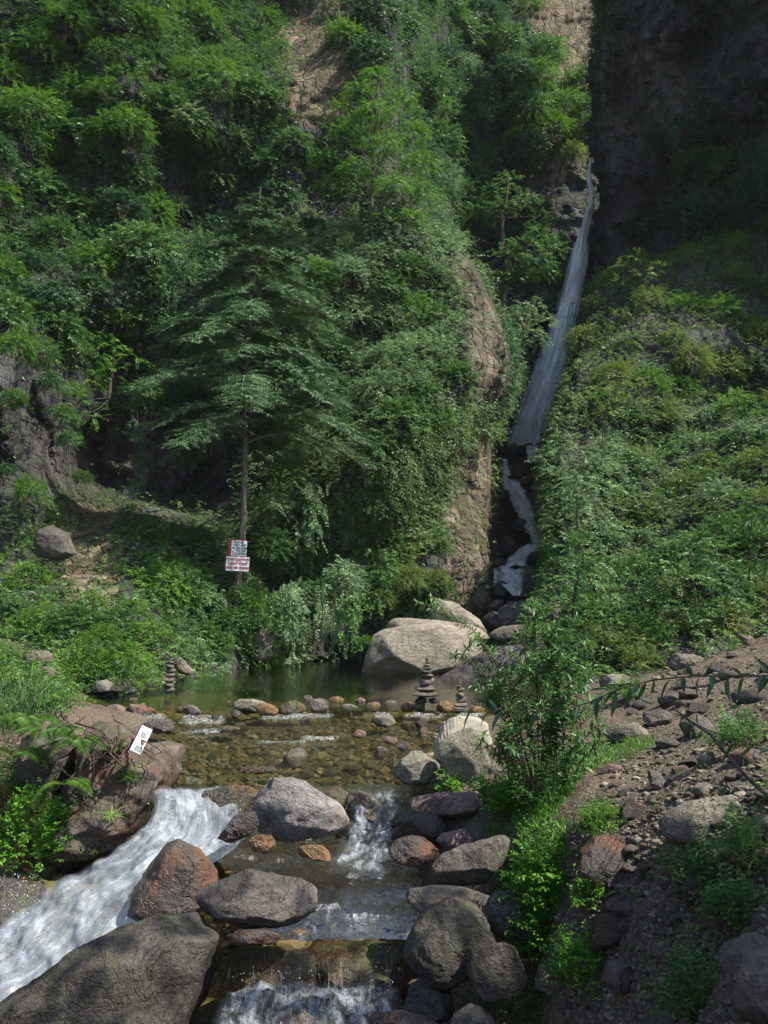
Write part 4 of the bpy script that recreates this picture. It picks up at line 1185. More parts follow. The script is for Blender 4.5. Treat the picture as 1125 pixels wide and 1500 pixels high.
def sprays(O, D, Ln, nl, ll, lw, droop=.25, spread=.9, t0=.15, face=None, facew=.0, near=False, jit=.35, curl=.15, fold=.18):
    """twigs from O along D (length Ln, sagging) bearing nl leaves each; returns V,F,tint and twig end curve points"""
    K = len(O)
    t = t0 + (1 - t0) * (np.arange(nl)[None] + rng.random((K, nl))) / nl
    Ln_ = Ln[:, None, None]
    P = O[:, None] + D[:, None] * Ln_ * t[..., None] - UP * droop * Ln_ * (t ** 2)[..., None]
    T = nrm(D[:, None] - UP * 2 * droop * t[..., None])
    S = np.cross(T, UP)
    bad = np.linalg.norm(S, axis=-1) < .1
    S[bad] = np.array([1, 0, 0])
    S = nrm(S)
    U = np.cross(S, T)
    sg = np.where((np.arange(nl)[None] + rng.integers(0, 2, (K, 1))) % 2, 1.0, -1.0)[..., None]
    Ld = nrm(T * (1 - spread * .55) + S * sg * spread + U * rng.normal(0, .25, (K, nl, 1)) + rng.normal(0, jit, (K, nl, 3)) * .5 - UP * .15)
    Nn = U + rng.normal(0, jit, (K, nl, 3))
    if face is not None:
        Nn = nrm(Nn) * (1 - facew) + face * facew
    sc = np.exp(rng.normal(0, .22, (K, nl))) * (1 - .35 * t)
    V, F, k = leaves(P.reshape(-1, 3), Ld.reshape(-1, 3), nrm(Nn).reshape(-1, 3), (ll * sc).ravel(), (lw * sc).ravel(), fold=fold, curl=curl, near=near)
    tint = np.repeat(np.clip(rng.normal(.5, .22, (K, nl)) + rng.normal(0, .12, (K, 1)), 0, 1).ravel(), k)
    return V, F, tint


M['l_mid'] = leaf_mat('mid_green_leaves', (.028, .072, .018), (.088, .18, .042), (.13, .22, .06))
M['l_pale'] = leaf_mat('pale_green_leaves', (.047, .10, .046), (.19, .285, .12), (.25, .33, .165), rough=.48)
M['l_bright'] = leaf_mat('bright_green_leaves', (.034, .095, .013), (.11, .235, .026), (.165, .28, .042), rough=.5)
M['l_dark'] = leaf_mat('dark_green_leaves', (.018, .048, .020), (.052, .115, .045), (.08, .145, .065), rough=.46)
M['l_olive'] = leaf_mat('olive_green_leaves', (.052, .09, .020), (.17, .235, .048), (.23, .27, .07), rough=.5)
M['l_con'] = leaf_mat('conifer_needles', (.042, .095, .042), (.13, .22, .092), (.18, .265, .115), rough=.5, trans=.12)
M['l_willow'] = leaf_mat('lance_leaves', (.030, .08, .020), (.085, .19, .045), (.14, .24, .07), rough=.4)
M['l_herb'] = leaf_mat('fresh_herb_leaves', (.035, .10, .010), (.10, .25, .022), (.16, .30, .04), rough=.45)
M['bark'] = bark_mat('grey_brown_bark', (.03, .022, .016), (.12, .095, .075))
M['bark_pale'] = bark_mat('pale_mottled_bark', (.035, .03, .024), (.19, .165, .135))
M['twig'] = bark_mat('twig_bark', (.04, .03, .018), (.12, .085, .05))

LEAFKIND = {  # material, leaf length, width, leaves per spray, sprays for a 1 m shrub, spray length, droop
    'broad': ('l_mid', .098, .054, 17, 290, .46, .35),
    'pale': ('l_pale', .088, .045, 19, 300, .45, .40),
    'bright': ('l_bright', .070, .034, 20, 330, .42, .42),
    'dark': ('l_dark', .10, .06, 16, 270, .45, .45),
    'olive': ('l_olive', .068, .032, 20, 330, .42, .4),
    'feather': ('l_bright', .085, .017, 24, 330, .46, .55),
}


def shrub_mesh(kind, seed, squash=.9):
    global rng
    keep = rng
    rng = np.random.default_rng(seed)
    mt, ll, lw, nl, ns, sl, dr = LEAFKIND[kind]
    d = nrm(rng.normal(size=(ns * 2, 3)))
    d = d[d[:, 2] > -.45][:ns]
    ns = len(d)
    # uneven dome with lobes
    lob = 1 + .35 * fbm(d * 1.7, 2, seed * 1.37) + .12 * rng.normal(size=ns)
    r = lob * (.62 + .38 * rng.random(ns) ** .5)
    O = d * r[:, None] * np.array([1, 1, squash]) * .62
    D = nrm(d * .75 + rng.normal(0, .5, (ns, 3)) + UP * .2)
    V, F, ti = sprays(O, D, sl * np.exp(rng.normal(0, .25, ns)), nl, ll, lw, dr, face=np.array([0, -.3, 1.0]), facew=.25)
    # stems
    tw = []
    for k in range(6):
        e = O[k * (ns // 6)] * .85
        tw.append(tube([(0, 0, -.5), e * .4 + (0, 0, .05), e], [.022, .014, .006], 5))
    Vt, Ft = join(tw)
    Fq = np.concatenate([F, np.zeros((0, 3), int)])
    me = mesh_np('shrub', np.concatenate([V, Vt]), [Fq, Ft + len(V)], [M[mt], M['twig']], smooth=False, attrs={'tint': np.concatenate([ti, np.full(len(Vt), .5)])}, midx=np.concatenate([np.zeros(len(Fq)), np.ones(len(Ft))]))
    rng = keep
    return me


SHRUB = {(k, s): shrub_mesh(k, 300 + 17 * i + s) for i, k in enumerate(LEAFKIND) for s in range(3)}

# ---- carpets of leaves clothing the slopes (nobody could count these)
BARE = [[(425, 10), (500, 20), (505, 180), (432, 180), (425, 120)], [(-80, 500), (70, 500), (125, 560), (140, 700), (60, 735), (-80, 735)], [(668, 365), (712, 375), (765, 480), (765, 590), (692, 592), (680, 480)], [(652, 700), (690, 640), (735, 630), (735, 930), (640, 930), (648, 800)],
        [(60, 730), (140, 620), (215, 590), (330, 640), (350, 760), (240, 770), (190, 745)], [(92, 738), (175, 748), (165, 800), (140, 860), (112, 895), (95, 830)], [(800, -60), (875, -60), (872, 60), (860, 90), (800, 60)], [(770, 190), (865, 180), (880, 290), (780, 290)],
        [(450, 900), (560, 890), (560, 985), (440, 985)], [(722, 600), (800, 600), (800, 920), (722, 920)], [(755, 570), (800, 480), (850, 330), (880, 230), (890, 230), (880, 400), (835, 560), (810, 660), (725, 660)], [(380, 905), (405, 905), (405, 975), (375, 975)]]
BUTT = [[(655, 340), (720, 340), (790, 450), (790, 600), (680, 610), (670, 480)], [(625, 630), (735, 600), (735, 940), (640, 940), (640, 760)], [(722, 640), (800, 640), (806, 900), (722, 920)]]
THIN = [[(240, 250), (330, 270), (320, 350), (240, 360)], [(440, 250), (520, 250), (520, 370), (450, 370)], [(340, 600), (440, 600), (450, 760), (300, 770)]]


def carpet(name, surf, n, zone, kind, hmax=.5, scale=1.0, bare=True, upw=.5, out=.6, nl=11, sl=.38, clump=.9):
    V, Fq, Nr, area = SURF[surf]
    C0 = V[Fq].mean(1)
    px, py = project(C0)
    w = area * zone(px, py)
    if bare:
        for p in BARE:
            w[in_poly(px, py, p)] *= .09
        for p in THIN:
            w[in_poly(px, py, p)] *= .35
    w = w * (fbm(C0 / 1.1, 2, 4.4) > -.28 * clump) * np.clip(.8 + clump * fbm(C0 / .8, 2, 9.2), .05, 2)
    w = np.clip(w, 0, None)
    if w.sum() <= 0:
        return
    n = int(n * 1.35)
    f = rng.choice(len(w), n, p=w / w.sum())
    uv = rng.random((n, 2))
    q = V[Fq[f]]
    a, b = uv[:, :1], uv[:, 1:]
    P = q[:, 0] * (1 - a) * (1 - b) + q[:, 1] * a * (1 - b) + q[:, 2] * a * b + q[:, 3] * (1 - a) * b
    N = Nr[f]
    toc = nrm(np.array([0, 0, CAMZ]) - P)
    N = np.where((N * toc).sum(1)[:, None] < 0, -N, N)
    mt, ll, lw, _, _, _, dr = LEAFKIND[kind]
    h = hmax * np.clip(.45 + .9 * fbm(P / 1.0, 2, 21.0), .03, 1.2) * rng.random(n) ** .6
    O = P + (N * .7 + UP * .3) * h[:, None]
    D = nrm(N * out + UP * upw * rng.normal(.3, .6, (n, 1)) + rng.normal(0, .55, (n, 3)))
    Vv, F, ti = sprays(O, D, sl * scale * np.exp(rng.normal(0, .3, n)), nl, ll * scale, lw * scale, dr, face=nrm(np.array([.1, -.45, .8])), facew=.3)
    tag(link(name, mesh_np(name, Vv, F, M[mt], smooth=False, attrs={'tint': ti})), kind='stuff')


def gauss(cx, cy, rx, ry, base=0.0):
    return lambda px, py: base + np.exp(-(((px - cx) / rx) ** 2 + ((py - cy) / ry) ** 2))


def both(*fs):
    return lambda px, py: sum(f(px, py) for f in fs)


inL = lambda px, py: (px < edgeX(py) + 15)
carpet('cliff_foliage', 'cliff_terrain', 9000, lambda px, py: inL(px, py) * np.exp(-((px - 560) / 210) ** 2) * (py > 330), 'pale', .55)
carpet('cliff_foliage', 'cliff_terrain', 7000, lambda px, py: inL(px, py) * (.5 + .5 * (px < 330)), 'broad', .6)
carpet('cliff_foliage', 'cliff_terrain', 6500, lambda px, py: (np.exp(-((py - 90) / 170) ** 2) + .4 * (px > 600) * (py < 350)) * (px < 900), 'bright', .6)
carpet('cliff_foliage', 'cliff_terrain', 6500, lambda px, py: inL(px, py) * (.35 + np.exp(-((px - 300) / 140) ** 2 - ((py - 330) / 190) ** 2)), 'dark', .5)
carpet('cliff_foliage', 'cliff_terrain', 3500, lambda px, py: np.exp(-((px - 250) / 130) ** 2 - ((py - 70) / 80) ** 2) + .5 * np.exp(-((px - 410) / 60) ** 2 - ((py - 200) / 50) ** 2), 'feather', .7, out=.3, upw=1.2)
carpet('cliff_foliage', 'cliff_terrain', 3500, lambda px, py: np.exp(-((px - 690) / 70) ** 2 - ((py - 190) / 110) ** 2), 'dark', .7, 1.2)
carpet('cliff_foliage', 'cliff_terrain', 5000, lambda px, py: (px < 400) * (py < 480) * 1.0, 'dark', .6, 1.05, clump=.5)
carpet('cliff_foliage', 'cliff_terrain', 5000, lambda px, py: (px < 430) * (py < 480) * 1.0, 'broad', .7, clump=.5)
carpet('bank_foliage', 'cliff_terrain', 4500, lambda px, py: (py > 740) * (px < 480) * 1.0, 'bright', .4, .8)
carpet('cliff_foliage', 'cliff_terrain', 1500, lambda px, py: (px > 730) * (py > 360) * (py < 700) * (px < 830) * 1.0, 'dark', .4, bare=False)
carpet('slope_foliage', 'slope_terrain', 10000, lambda px, py: 1.0 * (px < 1400), 'olive', .55)
carpet('slope_foliage', 'slope_terrain', 7000, lambda px, py: (.3 + (py > 640)) * (px < 1400), 'broad', .55)
carpet('slope_foliage', 'slope_terrain', 4500, lambda px, py: (.2 + (py < 620)) * (px < 1400), 'bright', .5)
carpet('slope_foliage', 'slope_terrain', 3500, lambda px, py: np.exp(-((px - 870) / 90) ** 2 - ((py - 720) / 120) ** 2), 'pale', .5)
carpet('wall_foliage', 'gorge_wall_terrain', 4200, lambda px, py: (sstep(860, 1120, px) * sstep(60, 330, py) + .5 * (py < 60) + .2) * (px < 1350) * (np.abs(px - 950) > 35), 'dark', .7)
carpet('wall_foliage', 'gorge_wall_terrain', 3500, lambda px, py: (sstep(900, 1100, px) * sstep(60, 300, py) + .4 * (px < 930) * (py < 90)) * (px < 1350), 'broad', .7)
carpet('cliff_foliage', 'cliff_terrain', 5000, lambda px, py: np.exp(-((px - 530) / 130) ** 2 - ((py - 560) / 170) ** 2), 'pale', .75, .95)
carpet('cliff_foliage', 'cliff_terrain', 3500, lambda px, py: np.exp(-((px - 600) / 90) ** 2 - ((py - 700) / 170) ** 2), 'olive', .6)

SURF['ground'] = (GV, grid_faces(len(ys), len(xs)), None, None)
_q = GV[SURF['ground'][1]]
_n = np.cross(_q[:, 2] - _q[:, 0], _q[:, 3] - _q[:, 1])
SURF['ground'] = (GV, SURF['ground'][1], nrm(_n), np.linalg.norm(_n, axis=1) / 2 * (_q[:, 0, 1] > 5) * (_q[:, 0, 1] < 19))
carpet('bank_foliage', 'ground', 2600, lambda px, py: (px < 60 + 40 * np.sin(py / 9)) * (px > -1100) * (py > 925) * (py < 1140) * 1.0, 'bright', .22, .75, sl=.3, bare=False)
carpet('bank_foliage', 'ground', 900, lambda px, py: (px < 90) * (px > -900) * (py > 925) * (py < 1130) * 1.0, 'broad', .3, .8, sl=.3, bare=False)
carpet('bank_foliage', 'ground', 700, lambda px, py: (px > 1145) * (px < 2200) * (py > 940) * (py < 1500) * 1.0, 'olive', .2, .7, sl=.25, clump=1.6, bare=False)

# ---- shrubs, each a thing
LAND = [('the tall conifer', 355, 520), ('the upright cliff tree', 550, 250), ('the bare tan rock face', 455, 80), ('the top of the waterfall', 850, 270), ('the middle of the waterfall', 830, 450), ('the foot of the waterfall', 775, 640),
        ('the rock buttress', 720, 500), ('the pale base of the buttress', 695, 780), ('the two signs', 348, 815), ('the dark grotto', 180, 670), ('the grey rock face', 30, 610), ('the sandy path', 128, 800), ('the left cairn', 248, 985), ('the huge pale pool boulder', 610, 945),
        ('the gorge cascade', 765, 790), ('the dark gorge wall', 960, 180), ('the gravel bank', 1040, 945), ('the willowy shrub', 800, 1030), ("the right slope's dark hollow", 1070, 570), ("the right slope's crest", 1000, 380), ('the reddish top rock', 820, 40), ("the left cliff's dark hollow", 275, 330)]
KIND = {'broad': 'broad-leaved bush', 'pale': 'pale grey green bush', 'bright': 'bright green bush', 'dark': 'dark glossy bush', 'olive': 'olive green bush', 'feather': 'feathery bright green bush'}
SH = []


def shrub(px, py, size, kind, v=None, depth=None, lift=.15, sq=1.0, names=('cliff_terrain', 'slope_terrain', 'gorge_wall_terrain')):
    h = hit(px, py, names)
    if h is None:
        return
    p, n = h[0], h[1]
    toc = nrm(np.array([0, -1.0, .25]))
    if depth is not None:
        p = at(px, py, depth)
    else:
        p = p + toc * lift * size
    v = int(rng.integers(0, 3)) if v is None else v
    if depth is None and any(in_poly(np.array([px]), np.array([py]), b)[0] for b in BUTT + [[(75, 735), (190, 740), (175, 880), (95, 880)]]):
        return
    o = link('shrub', SHRUB[(kind, v)], None, p)
    s = .84 * size * rng.uniform(.75, 1.2)
    o.scale = (s * rng.uniform(.9, 1.15), s, s * sq * rng.uniform(.85, 1.1))
    o.rotation_euler = (rng.uniform(.05, .35), rng.uniform(-.15, .15), rng.uniform(0, 6.28))
    SH.append((o, px, py, kind, size))
    return o


def poisson(poly, n, rmin, tries=4000):
    pts = []
    x0, y0 = np.min(poly, 0)
    x1, y1 = np.max(poly, 0)
    for _ in range(tries):
        q = rng.uniform(x0, x1), rng.uniform(y0, y1)
        if in_poly(np.array([q[0]]), np.array([q[1]]), poly)[0] and not any(in_poly(np.array([q[0]]), np.array([q[1]]), b)[0] for b in BARE) and all(math.hypot(q[0] - a, q[1] - b) > rmin for a, b in pts):
            pts.append(q)
            if len(pts) >= n:
                break
    return pts


for poly, n, rm, kinds, sz in [
    ([(-120, -60), (400, -60), (400, 140), (380, 200), (-120, 230)], 26, 52, ['bright', 'bright', 'feather', 'broad'], (.8, 1.35)),
    ([(-120, 200), (260, 180), (250, 480), (-120, 500)], 26, 50, ['broad', 'bright', 'dark', 'broad'], (.75, 1.25)),
    ([(250, 180), (440, 190), (480, 420), (260, 420)], 11, 50, ['dark', 'pale', 'dark', 'broad'], (.7, 1.1)),
    ([(420, 360), (640, 340), (700, 480), (690, 640), (420, 620)], 20, 46, ['pale', 'pale', 'broad', 'bright'], (.65, 1.1)),
    ([(400, 620), (720, 600), (660, 880), (420, 900)], 20, 48, ['pale', 'broad', 'broad', 'bright'], (.6, 1.0)),
    ([(500, -60), (780, -60), (800, 60), (870, 140), (870, 220), (720, 180), (600, 160), (500, 60)], 18, 46, ['bright', 'dark', 'broad'], (1.0, 1.7)),
    ([(620, 80), (760, 80), (790, 270), (650, 290)], 16, 40, ['dark', 'broad', 'bright', 'pale'], (.8, 1.5)),
    ([(640, 270), (790, 290), (825, 380), (800, 470), (760, 470), (690, 360)], 10, 40, ['broad', 'pale', 'bright'], (.9, 1.4)),
    ([(180, 770), (340, 790), (430, 860), (420, 960), (230, 960)], 12, 42, ['broad', 'bright', 'pale'], (.55, .95)),
    ([(-120, 780), (100, 830), (220, 880), (220, 985), (-120, 1000)], 13, 42, ['bright', 'feather', 'broad'], (.45, .8)),
    ([(80, 470), (210, 460), (230, 590), (150, 640), (100, 560)], 8, 40, ['bright', 'broad'], (.5, .85)),
]:
    for q in poisson(poly, int(n * 1.35), rm * .84):
        shrub(q[0], q[1], rng.uniform(*sz), str(rng.choice(kinds)), names=('cliff_terrain',))
for poly, n, rm, kinds, sz in [
    ([(890, 390), (1010, 370), (1240, 340), (1240, 600), (850, 620), (850, 470)], 26, 48, ['olive', 'bright', 'olive', 'pale'], (.8, 1.3)),
    ([(815, 600), (1240, 590), (1240, 760), (800, 760)], 20, 50, ['pale', 'broad', 'olive', 'pale'], (.7, 1.15)),
    ([(790, 760), (1240, 760), (1240, 930), (790, 935)], 20, 48, ['broad', 'dark', 'olive', 'broad'], (.6, 1.0)),
]:
    for q in poisson(poly, int(n * 1.35), rm * .84):
        if q[1] > 560 and q[0] < slope_edge(q[1]) + 34:
            continue
        shrub(q[0], q[1], .9 * rng.uniform(*sz), str(rng.choice(kinds)), lift=.05, names=('slope_terrain',))
for q in poisson([(940, 200), (1240, 60), (1240, 400), (940, 400)], 16, 52):
    shrub(q[0], q[1], rng.uniform(.9, 1.4), str(rng.choice(['dark', 'broad'])), names=('gorge_wall_terrain',))
# at the rim of the pool, hanging to the water
for px, py, s, k, d in [(790, 110, 1.7, 'bright', 43.5), (830, 150, 1.6, 'bright', 43.3), (850, 190, 1.3, 'bright', 42.8), (770, 160, 1.6, 'broad', 42.8), (800, 75, 1.5, 'broad', 44.5), (840, 225, 1.0, 'olive', 42.2), (755, 110, 1.5, 'dark', 43.5), (810, 195, 1.5, 'bright', 42.6), (740, 60, 1.6, 'broad', 44.5), (780, 215, 1.2, 'dark', 42.0), (705, 30, 1.7, 'dark', 44.5), (865, 165, 1.1, 'broad', 43.0),
                        (352, 872, .45, 'broad', 21.2), (395, 640, .8, 'pale', 22.6), (420, 700, .8, 'broad', 22.4), (395, 745, .7, 'pale', 22.3), (400, 800, .7, 'broad', 22.2), (455, 660, .8, 'pale', 22.4), (110, 575, .55, 'bright', 20.0), (215, 575, .6, 'broad', 21.0), (260, 590, .6, 'dark', 21.4), (300, 600, .6, 'dark', 21.8), (60, 520, .5, 'broad', 18.9), (100, 645, .4, 'broad', 19.6), (25, 510, .6, 'bright', 18.4), (20, 585, .35, 'broad', 18.0), (75, 560, .45, 'dark', 18.6), (95, 610, .4, 'broad', 19.0), (45, 720, .5, 'bright', 18.2), (10, 690, .4, 'dark', 17.8), (120, 700, .35, 'broad', 20.2), (190, 965, .55, 'bright', 15.6), (215, 930, .7, 'bright', 16.8), (150, 950, .6, 'feather', 15.5), (250, 930, .75, 'broad', 19.2), (300, 945, .7, 'broad', 20.3), (335, 915, .8, 'broad', 20.8), (370, 890, .7, 'bright', 21.4), (270, 870, .9, 'broad', 20.6), (305, 885, .8, 'pale', 21.0),
                        (415, 930, .65, 'pale', 21.6), (430, 880, .75, 'pale', 21.9), (470, 870, .7, 'broad', 22.0), (510, 905, .55, 'broad', 21.8), (505, 850, .7, 'pale', 22.1), (560, 880, .55, 'olive', 22.2), (600, 850, .6, 'olive', 22.4), (640, 850, .5, 'olive', 23), (535, 940, .28, 'bright', 19.0),
                        (880, 930, .55, 'olive', 17.0), (930, 950, .6, 'olive', 16.5), (850, 945, .5, 'broad', 16.8), (960, 930, .5, 'bright', 16.6)]:
    shrub(px, py, s, k, depth=d)

# labels that single each shrub out
tmp = {}
for o, px, py, kind, size in SH:
    ln, lx, ly = min(LAND, key=lambda L: math.hypot(L[1] - px, L[2] - py))
    dx, dy = px - lx, py - ly
    h = 'left' if dx < 0 else 'right'
    v = 'above' if dy < 0 else 'below'
    dist = math.hypot(dx, dy)
    if dist < 38:
        rel = 'right against'
    elif abs(dx) > 2.2 * abs(dy):
        rel = '%s of' % h
    elif abs(dy) > 2.2 * abs(dx):
        rel = v
    else:
        rel = '%s and %s of' % (v, h)
    far = 'well ' if dist > 120 and rel != 'right against' else ''
    tmp.setdefault('%s %s%s %s' % (KIND[kind], far, rel, ln), []).append((o, px, py, size))
for base, L in tmp.items():
    L.sort(key=lambda a: a[2])
    for i, (o, px, py, size) in enumerate(L):
        if len(L) == 1:
            q = base
        elif len(L) == 2:
            q = ('upper ' if i == 0 else 'lower ') + base
        else:
            q = ('topmost ' if i == 0 else 'lowest ' if i == len(L) - 1 else ORD[min(i, 9)] + ' highest ') + base
        tag(o, q, 'shrub', 'shrubs on the cliff' if px < edgeX(py) + 60 else 'shrubs on the right slope')

# ---- trees


def tree(name, base, top_pts, trunk_r, kind, label, clusters, seed, group=None, bark='bark', nspray=60, cl_r=.6, cat='tree'):
    """base world point; top_pts: trunk polyline points relative to base; clusters: list of (dx,dy,dz,r)"""
    global rng
    keep = rng
    rng = np.random.default_rng(seed)
    root = empty(name, base)
    tp = np.array([(0, 0, -.4)] + list(top_pts), float)
    parts = [tube(tp, np.linspace(trunk_r, trunk_r * .3, len(tp)), 8)]
    mt, ll, lw, nl, ns, sl, dr = LEAFKIND[kind]
    VV, FF, TT, off = [], [], [], 0
    for (dx, dy, dz, r) in clusters:
        c = np.array([dx, dy, dz])
        k = np.argmin(np.linalg.norm(tp - c * np.array([.35, .35, .75]), axis=1))
        s = tp[k]
        mid = (s + c) / 2 + np.array([0, 0, .12 * r])
        parts.append(tube([s, mid, c + rng.normal(0, .1, 3)], [trunk_r * .35, trunk_r * .22, trunk_r * .08], 5))
        n = int(nspray * r * r)
        d = nrm(rng.normal(size=(n, 3)))
        d[:, 2] = np.abs(d[:, 2]) * .9 - .25
        lob = 1 + .35 * fbm(d * 2 + seed, 2)
        O = c + d * (r * .7 * lob * rng.random(n) ** .35)[:, None] * np.array([1, 1, .65])
        D = nrm(d + rng.normal(0, .4, (n, 3)) + UP * .1)
        V, F, ti = sprays(O, D, sl * .9 * np.exp(rng.normal(0, .2, n)), nl, ll, lw, dr, face=np.array([0, -.3, 1.0]), facew=.3)
        VV.append(V), FF.append(F + off), TT.append(ti)
        off += len(V)
    Vt, Ft = join(parts)
    link('trunk', mesh_np('trunk', Vt, Ft, M[bark]), root)
    link('crown', mesh_np('crown', np.concatenate(VV), np.concatenate(FF), M[mt], smooth=False, attrs={'tint': np.concatenate(TT)}), root)
    rng = keep
    return tag(root, label, cat, group)


def pixtree(name, bx, by, Y, trunk_px, clusters_px, trunk_r, kind, label, seed, nspray=60, **kw):
    """clusters given by where they stand: photo pixel, distance offset, radius in pixels"""
    b = at(bx, by, Y)
    tp = [tuple(at(x, y, Y + d) - b) for x, y, d in trunk_px]
    cl = [tuple(at(x, y, Y + d) - b) + (r * Y / FPX,) for x, y, d, r in clusters_px]
    return tree(name, b, tp, trunk_r, kind, label, cl, seed, nspray=nspray, **kw)


pixtree('broadleaf_tree', 538, 400, 27.0, [(541, 340, 0), (545, 290, 0), (548, 230, .1), (552, 160, .2), (555, 110, .2)],
        [(552, 115, 0, 28), (525, 135, -.3, 26), (585, 150, .2, 28), (550, 165, -.6, 32), (605, 195, 0, 32), (510, 195, -.2, 34), (560, 215, -.7, 36), (480, 235, 0, 30), (615, 240, -.2, 32), (520, 250, -.6, 32), (575, 275, -.7, 36), (620, 285, 0, 30), (480, 275, .3, 24), (600, 320, -.4, 28), (530, 200, .5, 30), (500, 160, .4, 24), (560, 320, -.2, 24)],
        .10, 'bright', 'upright bright green broadleaf tree with a dark trunk halfway up the cliff', 71, 230)
pixtree('broadleaf_tree', 735, 350, 33.0, [(736, 320, 0), (742, 290, 0), (745, 260, 0)], [(745, 265, 0, 22), (720, 285, 0, 26), (770, 295, -.2, 26), (735, 305, -.5, 28), (790, 320, 0, 20), (700, 310, 0, 20)], .10, 'broad', 'small spreading tree above the buttress left of the waterfall', 72, 110)
pixtree('broadleaf_tree', 735, 440, 31.5, [(745, 400, 0), (762, 375, 0), (775, 355, 0)], [(790, 345, 0, 24), (765, 360, -.3, 28), (810, 365, 0, 22), (745, 375, 0, 28), (785, 385, -.4, 30), (760, 405, -.3, 28), (800, 400, 0, 20), (730, 410, 0, 26)], .09, 'broad', 'leafy tree leaning over the middle of the waterfall from the left', 73, 110)
pixtree('broadleaf_tree', 765, 520, 30.5, [(768, 480, 0), (775, 450, 0)], [(775, 450, 0, 26), (755, 465, 0, 26), (795, 475, -.2, 24), (770, 490, -.4, 28), (790, 500, 0, 20)], .07, 'pale', 'pale leafy small tree between the buttress and the waterfall', 74, 110)
pixtree('broadleaf_tree', 935, 440, 30.0, [(935, 410, 0), (937, 390, 0)], [(935, 380, 0, 22), (910, 392, 0, 18), (960, 395, -.2, 22), (938, 405, -.4, 26), (905, 415, 0, 16)], .07, 'olive', 'reddish tinged small tree on the crest right of the waterfall', 75, 110)
pixtree('broadleaf_tree', 880, 660, 22.6, [(885, 610, 0), (892, 580, 0), (900, 560, .2)], [(900, 560, 0, 24), (870, 575, 0, 24), (925, 585, 0, 26), (890, 605, -.3, 24), (850, 595, 0, 18), (930, 560, .2, 18)], .022, 'olive', 'thin tree with forked yellow stems on the right slope', 76, 100)
pixtree('broadleaf_tree', 845, 760, 21.5, [(845, 720, 0), (840, 690, 0)], [(840, 660, 0, 28), (870, 680, 0, 28), (832, 690, 0, 22), (850, 705, -.4, 32), (885, 715, 0, 26), (836, 725, -.2, 26), (860, 745, -.3, 28)], .03, 'pale', 'pale rounded leafy tree right of the upper gorge cascade', 77, 100)
pixtree('broadleaf_tree', 840, 930, 17.5, [(840, 880, 0), (850, 830, 0), (850, 800, 0)], [(850, 800, 0, 36), (828, 825, 0, 28), (885, 830, 0, 36), (845, 850, -.5, 38), (818, 865, 0, 28), (900, 870, -.2, 34), (860, 895, -.4, 32), (815, 905, -.2, 28)], .03, 'broad', 'bushy tree at the foot of the right slope beside the lowest cascade', 78, 100)
pixtree('broadleaf_tree', 1020, 925, 17.0, [(1020, 880, 0), (1010, 830, 0)], [(1010, 800, 0, 38), (970, 830, 0, 36), (1050, 830, 0, 36), (1010, 850, -.5, 40), (960, 875, -.2, 32), (1060, 880, -.2, 34), (1015, 895, -.5, 34), (1085, 850, 0, 30)], .03, 'broad', 'bushy tree above the top edge of the gravel bank', 79, 100)
pixtree('broadleaf_tree', 160, 560, 20.5, [(165, 540, 0), (168, 515, -.2)], [(165, 505, -.2, 26), (140, 520, -.2, 24), (190, 525, -.2, 20), (160, 545, -.4, 22), (130, 560, -.2, 18), (120, 590, -.2, 20), (135, 615, -.3, 18)], .05, 'bright', 'sunlit yellow green sapling hanging over the dark grotto', 80, 110)


def conifer(base, H, Rb, z0, label):
    global rng
    keep = rng
    rng = np.random.default_rng(91)
    root = empty('conifer', base)
    z = np.linspace(-.5, H, 14)
    tr = np.stack([.06 * np.sin(z * .8) + .035 * z, .04 * np.cos(z * .6), z], -1)
    Vt, Ft = tube(tr, np.linspace(.105, .02, 14), 9)
    parts = [(Vt, Ft)]
    VV, FF, TT, off = [], [], [], 0
    nb = 118
    for k in range(nb):
        f = (k + rng.random() * .6) / nb
        zb = z0 + (H - z0 - .15) * f
        c = np.array([np.interp(zb, z, tr[:, 0]), np.interp(zb, z, tr[:, 1]), zb])
        a = k * 2.399 + rng.normal(0, .25)
        Lb = Rb * (1 - f) ** .62 * rng.uniform(.5, 1.15) + .25
        d = np.array([math.cos(a), math.sin(a), .22 * (1 - f) + rng.normal(0, .13)])
        t = np.linspace(0, 1, 7)
        B = c + d * (Lb * t)[:, None] - UP * (.34 * Lb * t ** 1.9)[:, None] + UP * (.10 * Lb * np.sin(t * 3.1))[:, None]
        parts.append(tube(B, np.linspace(.035, .008, 7) * (1 - .5 * f), 5))
        n = int(26 * Lb) + 8
        tt = rng.uniform(.22, 1.0, n)
        P = np.stack([np.interp(tt, t, B[:, i]) for i in range(3)], -1)
        side = np.array([-math.sin(a), math.cos(a), 0]) * np.where(rng.random(n) < .5, 1, -1)[:, None]
        D = nrm(side * rng.uniform(.4, 1.0, (n, 1)) + d * .75 + rng.normal(0, .13, (n, 3)) - UP * .12)
        Ls = Lb * .36 * (1.15 - tt * .6) * rng.uniform(.7, 1.2, n)
        V, F, ti = sprays(P, D, Ls, 36, .085, .021, .22, spread=.7, t0=.05, face=UP, facew=.45, jit=.3)
        VV.append(V), FF.append(F + off), TT.append(ti)
        off += len(V)
    Vt, Ft = join(parts)
    link('trunk', mesh_np('trunk', Vt, Ft, M['bark_pale']), root)
    link('crown', mesh_np('crown', np.concatenate(VV), np.concatenate(FF), M['l_con'], smooth=False, attrs={'tint': np.concatenate(TT)}), root)
    rng = keep
    return tag(root, label, 'conifer tree')


